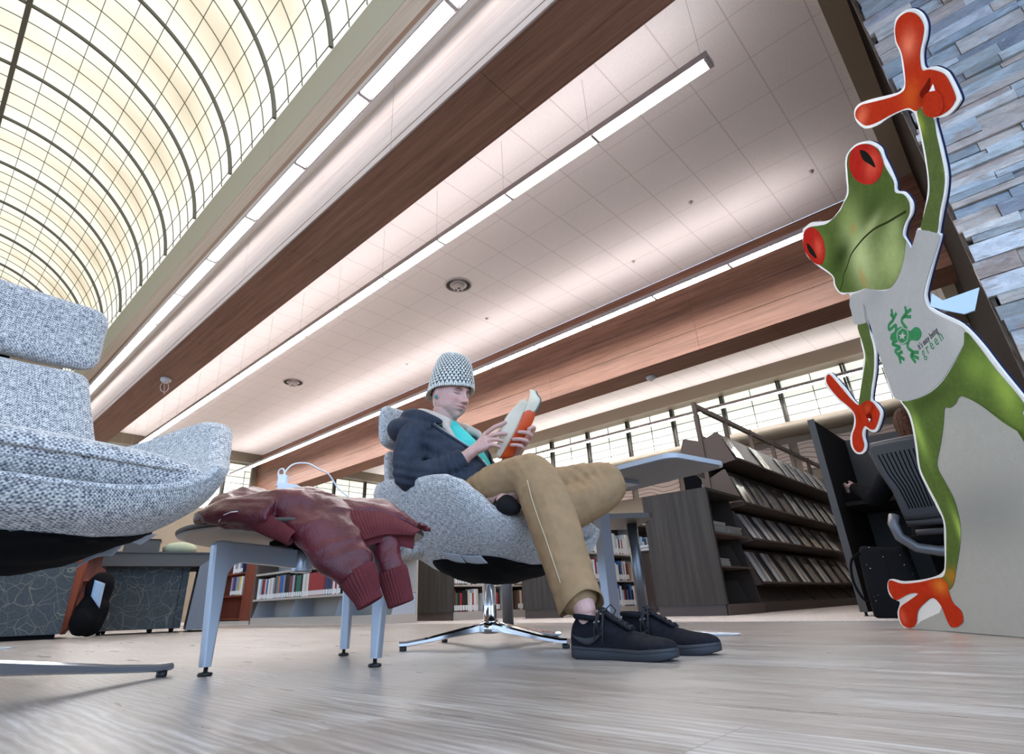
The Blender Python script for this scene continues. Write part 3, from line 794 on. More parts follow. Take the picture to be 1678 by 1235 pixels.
# ---- trousers
def fold(v, n):
    """cloth wrinkles that gather round the joints"""
    q = Vector(v); d = 0
    for c, ax, wl, amp, rad in FOLDS:
        r_ = (q-c).length
        if r_ < rad:
            ph = (q-c).dot(ax)/wl*2*PI + 2.2*noise.noise(q*9)
            d += amp*(1-r_/rad)**1.2*math.sin(ph)
    return d*.62 + .0035*noise.noise(Vector((q.x*16, q.y*16, q.z*9))) + .0015*noise.noise(q*40)
def uvz(a, b, c): return (FP(a, b, c)-FP(0, 0, 0)).normalized()
FOLDS = [(FP(.36, .17, .62), uvz(.8, .3, .9), .034, .0055, .13), (FP(.08, .12, .56), uvz(.9, .2, .5), .040, .006, .16), (FP(.53, .265, .22), uvz(.3, .1, 1), .045, .004, .12),
         (FP(.42, -.16, .60), uvz(.7, -.6, .4), .040, .006, .15), (FP(.38, .19, .52), uvz(.6, .1, 1), .030, .005, .10), (FP(.30, -.02, .52), uvz(.5, .8, .3), .05, .006, .15)]
tr = MB()
limb(tr, [(-.10, 0, .52), (.03, 0, .53)], [.155, .15])
limb(tr, [(-.02, .075, .535), (.18, .135, .590), (.355, .178, .602)], [.105, .090, .078], 20)
limb(tr, [(.355, .178, .600), (.42, .205, .48), (.475, .235, .34), (.535, .270, .185)], [.081, .092, .083, .072], 20)
limb(tr, [(-.02, -.075, .535), (.22, -.15, .60), (.47, -.235, .625)], [.105, .095, .078], 20)
limb(tr, [(.475, -.235, .595), (.40, -.12, .525), (.27, .01, .50)], [.082, .086, .070], 20)
limb(tr, [(.44, -.20, .56), (.37, -.08, .49), (.28, .02, .475)], [.070, .075, .06], 20)
trs = soft('trousers', tr, .0065, m_khaki, smooth=3, disp=fold)
# turned hem with open cuff and ankle
d_ = (FP(.575, .292, .115)-FP(.42, .205, .48)).normalized()
mb = MB(); c0 = FP(.5345, .2705, .192); a_ = Vector((0, 0, 1)).cross(d_).normalized(); b_ = d_.cross(a_)
tilt = FP(1, 0, 0)-FP(0, 0, 0)
def ring(c, r, k, n=36): return c + (a_*math.cos(2*PI*k/n)*.92+b_*math.sin(2*PI*k/n)*1.04)*r
secs = []
for f, r_ in ((-.045, .073), (.0, .0755), (.03, .0765), (.052, .077), (.054, .0745), (.04, .071), (.0, .066), (-.04, .05)):
    secs.append([ring(c0+d_*(f+.012*math.sin(2*PI*k/36*2+1)*max(0, min(1, f/.05)) ), r_+.0015*math.sin(k*1.3), k) for k in range(36)])
mb.loft(secs, cap=False); mb.build('trouser_hem', m_khaki, trs)
def on_leg(pts, side, r_):   # seam running on the outside of the shin
    return [FP(*p)+side*r_ for p in pts]
sd = (uvz(-.25, 1, .1)+uvz(1, 0, .2)*.15).normalized()
mb = MB(); sp_ = [FP(.40, .20, .545), FP(.42, .205, .48), FP(.447, .22, .41), FP(.475, .235, .34), FP(.505, .252, .26), FP(.530, .268, .20)]
mb.tube([p+sd*q for p, q in zip(sp_, (.086, .0935, .091, .085, .080, .0775))], .0016, 6); mb.build('side_seam', m_thread, trs)
# ---- t-shirt
ts = MB(); limb(ts, [(-.06, 0, .62), (-.15, 0, .78), (-.20, 0, .895)], [.135, .132, .085]); limb(ts, [(-.215, .10, .885), (-.205, -.10, .89)], [.065, .065])
mb_ts = soft('t_shirt', ts, .007, m_teal, smooth=3)
mb = MB(); nk = []
for k in range(33):
    a = 2*PI*k/32; nk.append(FP(-.195+.080*math.cos(a), .082*math.sin(a), .930-.045*math.cos(a)))
mb.tube(nk, .0065, 8); mb.build('neckband', m_teal, mb_ts)
# ---- hoodie: torso open at the front, sleeves, hood lying on the shoulders
def hfold(v, n):
    q = Vector(v); d = 0
    for c, ax, wl, amp, rad in HF:
        r_ = (q-c).length
        if r_ < rad: d += amp*(1-r_/rad)*math.sin((q-c).dot(ax)/wl*2*PI + 2.5*noise.noise(q*8))
    return d + .002*noise.noise(q*18)
HF = [(FP(-.19, .23, .66), uvz(.3, .1, 1), .038, .006, .15), (FP(-.05, .17, .70), uvz(1, -.5, .3), .03, .004, .12), (FP(-.18, .15, .80), uvz(.5, 0, 1), .05, .006, .16), (FP(.0, -.2, .72), uvz(1, .5, .2), .035, .005, .14), (FP(-.02, .05, .66), uvz(.3, .2, 1), .045, .006, .16)]
hd = MB()
# torso as two curved fronts + back: a thick C shaped wrap
secs = []
for z, uc, ru, rv, gap in ((.52, -.055, .155, .175, .04), (.58, -.065, .165, .185, .04), (.65, -.085, .160, .188, .06), (.72, -.12, .152, .188, .16), (.79, -.150, .148, .190, .42), (.85, -.180, .140, .190, .80), (.905, -.205, .118, .175, 1.08), (.945, -.225, .090, .125, 1.25)):
    row_o, row_i = [], []
    for k in range(41):
        a = gap + (2*PI-2*gap)*k/40
        row_o.append(FP(uc+ru*math.cos(a), rv*math.sin(a), z)); row_i.append(FP(uc+(ru-.02)*math.cos(a), (rv-.02)*math.sin(a), z-.0))
    secs.append(row_o+row_i[::-1])
hd.loft(secs)
limb(hd, [(-.215, .13, .875), (-.235, .18, .865), (-.235, .222, .77), (-.205, .248, .665)], [.066, .072, .068, .066], 18)
limb(hd, [(-.205, .248, .668), (-.12, .205, .672), (-.035, .142, .712)], [.066, .058, .049], 18)
limb(hd, [(-.195, -.13, .89), (-.20, -.18, .87), (-.15, -.22, .77), (-.08, -.245, .675)], [.066, .070, .066, .064], 18)
limb(hd, [(-.08, -.245, .675), (.02, -.17, .70), (.092, -.10, .735)], [.064, .056, .047], 18)
hood = soft('hoodie', hd, .0065, m_hoodie, smooth=3, disp=hfold)
# cuffs
for nm, p, q, r_ in (('cuff', (-.045, .150, .706), (-.012, .126, .730), .047), ('cuff', (.085, -.108, .730), (.110, -.088, .750), .045)):
    P, Q = FP(*p), FP(*q); d = (Q-P).normalized(); a = d.orthogonal().normalized(); b = d.cross(a); secs = []
    for f, rr in ((-.02, .9), (0, 1.0), (.5, 1.01), (1, .98), (1.12, .93), (1.05, .84), (.5, .8), (0, .7)):
        secs.append([P+(Q-P)*f+(a*math.cos(2*PI*k/40)+b*math.sin(2*PI*k/40))*r_*rr*(1+.012*(k % 2)) for k in range(40)])
    mb = MB(); mb.loft(secs, cap=False); mb.build(nm, m_hoodie, hood)
# hood: thick rolled collar behind the neck, open at the front; outer navy, inner cream
def roll(du, rad, zr, R1, a0=.50, n=37):
    out = []
    for k in range(n):
        a = a0 + (2*PI-2*a0)*k/(n-1); bk = (1-math.cos(a))/2
        out.append((FP(-.215+du+(.115+.02*bk)*math.cos(a)*rad, .150*math.sin(a)*rad, .905 + .075*bk**1.2 + zr), R1*(.55+.75*bk**.8) ))
    return out
hb = MB(); rr = roll(-.012, 1.10, .010, .040, .70); rr = [(p, q*min(1, .25+.75*(min(i_, len(rr)-1-i_)/5)**.7)) for i_, (p, q) in enumerate(rr)]; hb.tube([p for p, q in rr], [q for p, q in rr], 16, sq=1.0)
rr = roll(-.05, 1.28, -.035, .044, .9); hb.tube([p for p, q in rr], [q for p, q in rr], 16)
soft('hood', hb, .0065, m_hoodie, hood, 4, lambda v, n: .004*noise.noise(v*14))
hb = MB(); rr = roll(.012, .86, .018, .034, .72)
rr = [(FP(-.070, .108, .838), .008), (FP(-.092, .112, .865), .014), (FP(-.115, .110, .893), .018)] + rr + [(FP(-.085, -.100, .905), .018), (FP(-.062, -.096, .878), .014), (FP(-.045, -.088, .85), .008)]
hb.tube([p for p, q in rr], [q for p, q in rr], 14)
soft('hood_lining', hb, .006, m_lining, hood, 4, lambda v, n: .003*noise.noise(v*16), label='cream fleece lining of the hood')
# zip plackets
for s_ in (1, -1):
    rows = []
    for z, uc, ru, rv, gap in ((.955, -.205, .115, .12, 1.18), (.905, -.205, .121, .178, 1.08), (.85, -.180, .143, .193, .80), (.79, -.150, .151, .193, .42), (.72, -.12, .155, .191, .16), (.65, -.085, .163, .191, .06), (.60, -.065, .168, .188, .04)):
        row = []
        for j in range(4):
            a = gap-.03 + .11*j/3 - .0; row.append(FP(uc+(ru+.003)*math.cos(a), s_*(rv+.003)*math.sin(a), z))
        rows.append(row)
    mb = MB(); mb.grid(rows, thick=.004); mb.build('zip_placket', m_hoodie, hood)
    mb = MB(); mb.tube([r_[0]+Vector((0, 0, 0)) for r_ in rows], .0028, 6); mb.build('zip_tape', m_metal if s_ == 1 else m_black, hood)
# black sock foot tucked under the thigh
sk = MB(); limb(sk, [(.28, .0, .51), (.20, .07, .507), (.20, .14, .507), (.25, .205, .495), (.30, .235, .475)], [.052, .050, .048, .040, .026])
soft('sock', sk, .007, m_sock)
# ---- knitted beanie
m_knit = mat('black and cream chunky knit', (.6, .58, .52), .95); t = NT(m_knit)
at = t.n('ShaderNodeAttribute', _attribute_name='Col'); n_ = t.noise(t.coord('Object'), 240, 2, .5)
spk = t.ramp(n_, [(.46, (0, 0, 0)), (.54, (1, 1, 1))])
t.color(t.mix(t.math('MULTIPLY', spk, .38), at.outputs[0], (.02, .02, .025))); t.bump(n_, .4, .002)
def beanie():
    vs, fs, cols = [], [], []; NR, NK = 132, 320; cnt = 34
    # brim plane tilted: low over the ears and nape, high on the brow
    for i in range(NR+1):
        f = i/NR                                                     # 0 brim .. 1 crown
        for k in range(NK):
            a = 2*PI*k/NK; ca_, sa = math.cos(a), math.sin(a)
            zb = .034*ca_ + .008 + .004*math.sin(3*a)                # brim height front(+) back(-)
            zt = .205
            if f < .06: g_ = f/.06; rad = 1.10+.03*math.sin(g_*PI); z = zb-.003+.014*g_
            else:
                g_ = (f-.06)/.94; z = zb+.011+(zt-zb-.011)*math.sin(g_*PI/2)**.92
                rad = (1.09-.42*g_**1.1)*math.sqrt(max(0, 1-g_**3.6)) + .015*math.sin(g_*9+ca_*2)*(1-g_)
            x = -.012 - .030*g_*(f > .06) + .107*rad*ca_; y = .088*rad*sa
            row = g_*19 if f > .06 else 0; ii = int(row); ph = a*cnt/(2*PI)+.5*(ii % 2); st = abs(math.sin(ph*PI)); rw = abs(math.sin(row*PI))
            if f < .06: st = abs(math.sin(a*70/2)); hgt = .0035*st; cc = .75 if st > .3 else .15
            else:
                v_ = abs(((ph % 1)-.5))*2; vv_ = ((row % 1)+v_*.6) % 1
                hgt = .0052*math.sin(vv_*PI)*(.25+.75*math.sin((ph % 1)*PI))
                cc = .80 if (hgt > .0019 and (ph % 1) > .17) else .05
            hole = cc < .2
            nx_, ny_ = ca_, sa
            vs.append(HD(x+nx_*hgt*(1-.5*f), y+ny_*hgt*(1-.5*f), z+(hgt*f))); cols.append((.86, .83, .74) if not hole else (.03, .03, .035))
    for i in range(NR):
        for k in range(NK): fs.append((i*NK+k, i*NK+(k+1) % NK, (i+1)*NK+(k+1) % NK, (i+1)*NK+k))
    # inner lip
    o = len(vs)
    for k in range(NK):
        a = 2*PI*k/NK; vs.append(HD(-.012+.100*math.cos(a), .081*math.sin(a), .034*math.cos(a)+.022)); cols.append((.4, .38, .34))
    for k in range(NK): fs.append((k, o+k, o+(k+1) % NK, (k+1) % NK))
    me = bpy.data.meshes.new('beanie'); o_ = POS[pers.name]; me.from_pydata([v-o_ for v in vs], [], fs)
    ca = me.color_attributes.new('Col', 'FLOAT_COLOR', 'POINT')
    for i, c in enumerate(cols): ca.data[i].color = (*c, 1)
    me.materials.append(m_knit); me.polygons.foreach_set('use_smooth', [True]*len(me.polygons))
    b = bpy.data.objects.new('beanie', me); COL.objects.link(b); b.parent = pers; POS['beanie'] = o_
beanie()
# ---- shoes
def shoe(parent, heel, toe, right=True, label=None):
    """skate shoe: heel/toe world points on the floor"""
    H = Vector((*heel, 0)); d = (Vector((*toe, 0))-H); L = d.length; d.normalize(); s_ = Vector((-d.y, d.x, 0))   # s_ = left of travel
    def W(f): return lerp([(0, .026), (.06, .034), (.2, .037), (.45, .038), (.65, .049), (.8, .050), (.9, .042), (.96, .030), (.99, .018), (1, .008)], f)
    def C(f): return lerp([(0, 0), (.4, .004), (.7, .0), (1, -.012)], f)*(1 if right else -1)
    def P(f, y, z): return H + d*(L*f) + s_*(y*L/.3+C(f)) + Vector((0, 0, z))
    fs_ = [0, .01, .03, .06, .1, .15, .2, .25, .3, .36, .42, .48, .55, .62, .7, .77, .84, .9, .94, .965, .985, .995, 1]
    k_ = L/.3
    # sole
    mb = MB(); secs = []
    for f in fs_:
        w_ = W(f)*1.05*k_; lift = .012*max(0, (f-.8)/.2)**2+.004*max(0, (.06-f)/.06)
        ht = lerp([(0, .036), (.3, .032), (.7, .028), (.93, .032), (1, .034)], f)
        secs.append([P(f, y*w_/k_, z) for y, z in ((-.95, lift), (-1, lift+.004), (-1.0, ht-.003), (-.96, ht), (.96, ht), (1.0, ht-.003), (1, lift+.004), (.95, lift))])
    mb.loft(secs); so = mb.build('sole', m_sole, parent)
    mb = MB()
    for sg in (-1, 1): mb.tube([P(f, sg*W(f)*1.058, lerp([(0, .028), (.7, .020), (1, .026)], f)) for f in fs_[1:-1]], .0012, 5)
    mb.build('sole_stripe', m_lace, so)
    # upper
    up_ = MB(); secs = []
    for f in fs_:
        top = lerp([(0, .095), (.06, .118), (.16, .112), (.28, .115), (.40, .108), (.52, .088), (.65, .070), (.78, .062), (.88, .058), (.95, .053), (.985, .046), (1, .038)], f)*1.0
        w0 = W(f)*.99*k_; w1 = w0*lerp([(0, .75), (.2, .9), (.45, .62), (.7, .55), (.9, .5), (1, .6)], f); row = []
        for k in range(21):
            a = PI*k/20; c_, s2 = math.cos(a), math.sin(a)
            row.append(P(f, (w0*c_*(1-s2**2*lerp([(0, .3), (.3, .1), (.5, .5)], f))+0)/k_, .028+(top-.028)*s2**lerp([(0, .5), (.3, .42), (.5, .75)], f)))
        secs.append(row)
    up_.loft(secs, closed=True); uo = soft('upper', up_, .004, m_shoe, parent, 2, lambda v, n: .0012*noise.noise(v*40))
    # padded collar and tongue
    mb = MB(); cl = []
    for k in range(25):
        a = 2*PI*k/24; f = .175+.135*math.cos(a); cl.append(P(f, .036*math.sin(a), .110-.005*math.cos(a)+.002*math.sin(a)**2))
    mb.tube(cl, .008, 10); mb.build('collar', m_shoe, uo)
    mb = MB(); mb.ball(P(.17, 0, .106), (.036*k_, .023, .004), 16, 6, Matrix((d, s_, UPV)).transposed()); mb.build('lining', m_black, uo)
    mb = MB(); rows = []
    for i in range(9):
        f = .30+.30*i/8; z = lerp([(.30, .134), (.36, .117), (.45, .100), (.6, .076)], f); rows.append([P(f, y, z-.0015*(abs(y)/.02)**2*2) for y in np.linspace(-.020, .020, 7)])
    mb.grid(rows, thick=.006); mb.build('tongue', m_shoe, uo)
    # laces: crossing bars and a bow with hanging ends
    mb = MB()
    for i in range(6):
        f = .34+.048*i; z = lerp([(.3, .126), (.36, .119), (.45, .104), (.6, .082)], f)+.002
        mb.tube([P(f, -.018, z-.008), P(f+.006, -.008, z), P(f+.012, .008, z), P(f+.02, .018, z-.008)], .0018, 6)
        mb.tube([P(f+.02, -.018, z-.009), P(f+.012, -.008, z+.001), P(f+.004, .008, z+.001), P(f, .018, z-.008)], .0018, 6)
    sg = -1 if right else -1
    for a, b in ((.034, 0), (.046, .006)):
        mb.tube([P(.35, 0, .132), P(.33+b, sg*a*.8, .128), P(.31+b, sg*(a+.004), .095), P(.335+b, sg*(a+.002), .062), P(.35+b, sg*(a-.002), .085), P(.36, sg*.02, .122)], .0019, 6)
    mb.tube([P(.35, 0, .132), P(.36, sg*.03, .126), P(.375, sg*.045, .09), P(.37, sg*.052, .045)], .0019, 6)
    mb.tube([P(.35, 0, .132), P(.30, sg*.030, .122), P(.285, sg*.044, .08), P(.29, sg*.049, .050)], .0019, 6)
    mb.tube([P(.35, 0, .132), P(.37, -sg*.02, .145), P(.40, -sg*.030, .128), P(.37, -sg*.024, .112)], .0019, 6)
    mb.build('laces', m_lace, uo)
    # swoosh mark on the camera side
    mb = MB(); y_ = -1
    def side(f, z): 
        t_ = (z-.028)/.08; w0 = W(f)*.99; return P(f, y_*(w0*(1-.22*max(t_, 0)**2)+.0050+.004*f), z)
    ctr = [(.40, .092, .0015), (.36, .080, .006), (.30, .066, .011), (.24, .058, .0125), (.18, .054, .011), (.12, .056, .008), (.06, .064, .004), (.03, .074, .0008)]
    rows = [[side(.45-(f-.03)*1.0 if False else f, z-h), side(f, z), side(f, z+h)] for f, z, h in [(.03, .066, .001), (.06, .060, .003), (.11, .053, .0065), (.17, .048, .0085), (.22, .048, .0085), (.27, .053, .007), (.32, .062, .0045), (.37, .074, .001)]]
    mb.grid(rows, thick=-.0012); mb.build('side_swoosh', m_swoosh, uo)
    for z, f in ((.100, .33), (.098, .285)):
        mb = MB(); mb.lathe(side(f, z)+(-s_)*.001, [(.0028, 0), (.0034, .001), (.0028, .0018), (.0016, .0018), (.0014, .0005)], 12, axis=-s_); mb.build('eyelet', m_metal, uo)
    return uo
shoe(pers, (1.518, 1.124), (1.552, .806), True)
sh = thing('shoe', (1.72, .93, 0), 'empty black laced sneaker standing on the floor just beyond the worn one', 'shoe')
shoe(sh, (1.72, 1.085), (1.762, .785), False)
# ---- book
m_orange = mat('orange book cover', (.62, .075, .012), .4)
m_page = mat('cream page paper', (.66, .60, .48), .75); t = NT(m_page); c = t.coord('Object'); t.color(t.ramp(t.noise(c, 12, 2, .5), [(.3, (.62, .53, .40)), (.7, (.70, .61, .47))]))
m_green = mat('dark green cover edge', (.05, .12, .10), .5)
bk = thing('open_book', tuple(FP(.17, -.03, .74)), 'open orange paperback with curling cream pages held in both hands of the seated man', 'book')
def strip(A, B, n=14):
    """points along a smooth curve through A"""
    out = []
    P = [Vector(p) for p in A]
    for i in range(n+1):
        q = i/n*(len(P)-1); k = min(int(q), len(P)-2); t_ = q-k; p0 = P[max(k-1, 0)]; p1 = P[k]; p2 = P[k+1]; p3 = P[min(k+2, len(P)-1)]
        v = .5*((2*p1)+(-p0+p2)*t_+(2*p0-5*p1+4*p2-p3)*t_*t_+(-p0+3*p1-3*p2+p3)*t_**3); out.append(FP(*v))
    return out
spine = [(.098, .012, .735), (.150, .008, .800), (.190, .0, .860), (.222, -.010, .925), (.240, -.025, .968)]
far = [(.128, -.050, .745), (.172, -.052, .797), (.226, -.055, .864), (.262, -.052, .925), (.282, -.055, .985)]
A_, B_ = strip(spine, 0), strip(far, 0)
def cover(o, m_, name, th, par=bk, w0=0, w1=1):
    rows = [[a+(b-a)*(w0+(w1-w0)*j/8)+uvz(.7, .4, -.6)*(o+.004*math.sin(PI*j/8)) for j in range(9)] for a, b in zip(A_, B_)]
    mb = MB(); mb.grid(rows, thick=th); return mb.build(name, m_, par)
cover(0, m_orange, 'cover', .0015)
# page block lying on the cover, its wavy fore edge toward the camera
rows = [[a+(b-a)*(.04+.92*j/8)-uvz(.7, .4, -.6)*(.004+.012*math.sin(PI*(j+1)/10)) for j in range(9)] for a, b in zip(A_, B_)]
mb = MB(); mb.grid(rows, thick=.010); mb.build('page_block', m_page, bk)
# lifted leaves curling over toward his right hand
def leaf(edge, name, off=0):
    E_ = strip(edge, 0); rows = []
    for a, b in zip(A_, E_):
        n_ = uvz(-.3, .9, .3); rows.append([a+(b-a)*(j/10)+n_*(.010*math.sin(PI*j/10)+off) for j in range(11)])
    mb = MB(); mb.grid(rows, thick=.0012); mb.build(name, m_page, bk)
leaf([(.090, .016, .742), (.108, .030, .800), (.135, .034, .868), (.165, .030, .915), (.225, .004, .978)], 'lifted_page')
leaf([(.086, .010, .748), (.100, .020, .810), (.126, .024, .875), (.160, .018, .925), (.236, -.008, .990)], 'lifted_page', -.003)
# top corner curl
cu_a = [(.222, -.010, .925), (.236, -.020, .960), (.243, -.035, 1.00), (.241, -.050, 1.039)]
cu_b = [(.262, -.045, .925), (.290, -.050, .975), (.276, -.052, 1.005), (.268, -.052, 1.026)]
P_, Q_ = strip(cu_a, 0), strip(cu_b, 0)
mb = MB(); mb.grid([[a+(b-a)*j/8+uvz(-.6, .6, .2)*.012*math.sin(PI*j/8) for j in range(9)] for a, b in zip(P_, Q_)], thick=.006); mb.build('curled_page_corner', m_page, bk)
mb = MB(); mb.tube([b+uvz(.7, .4, -.6)*.002 for b in Q_], .0028, 6); mb.build('cover_edge', m_green, bk)
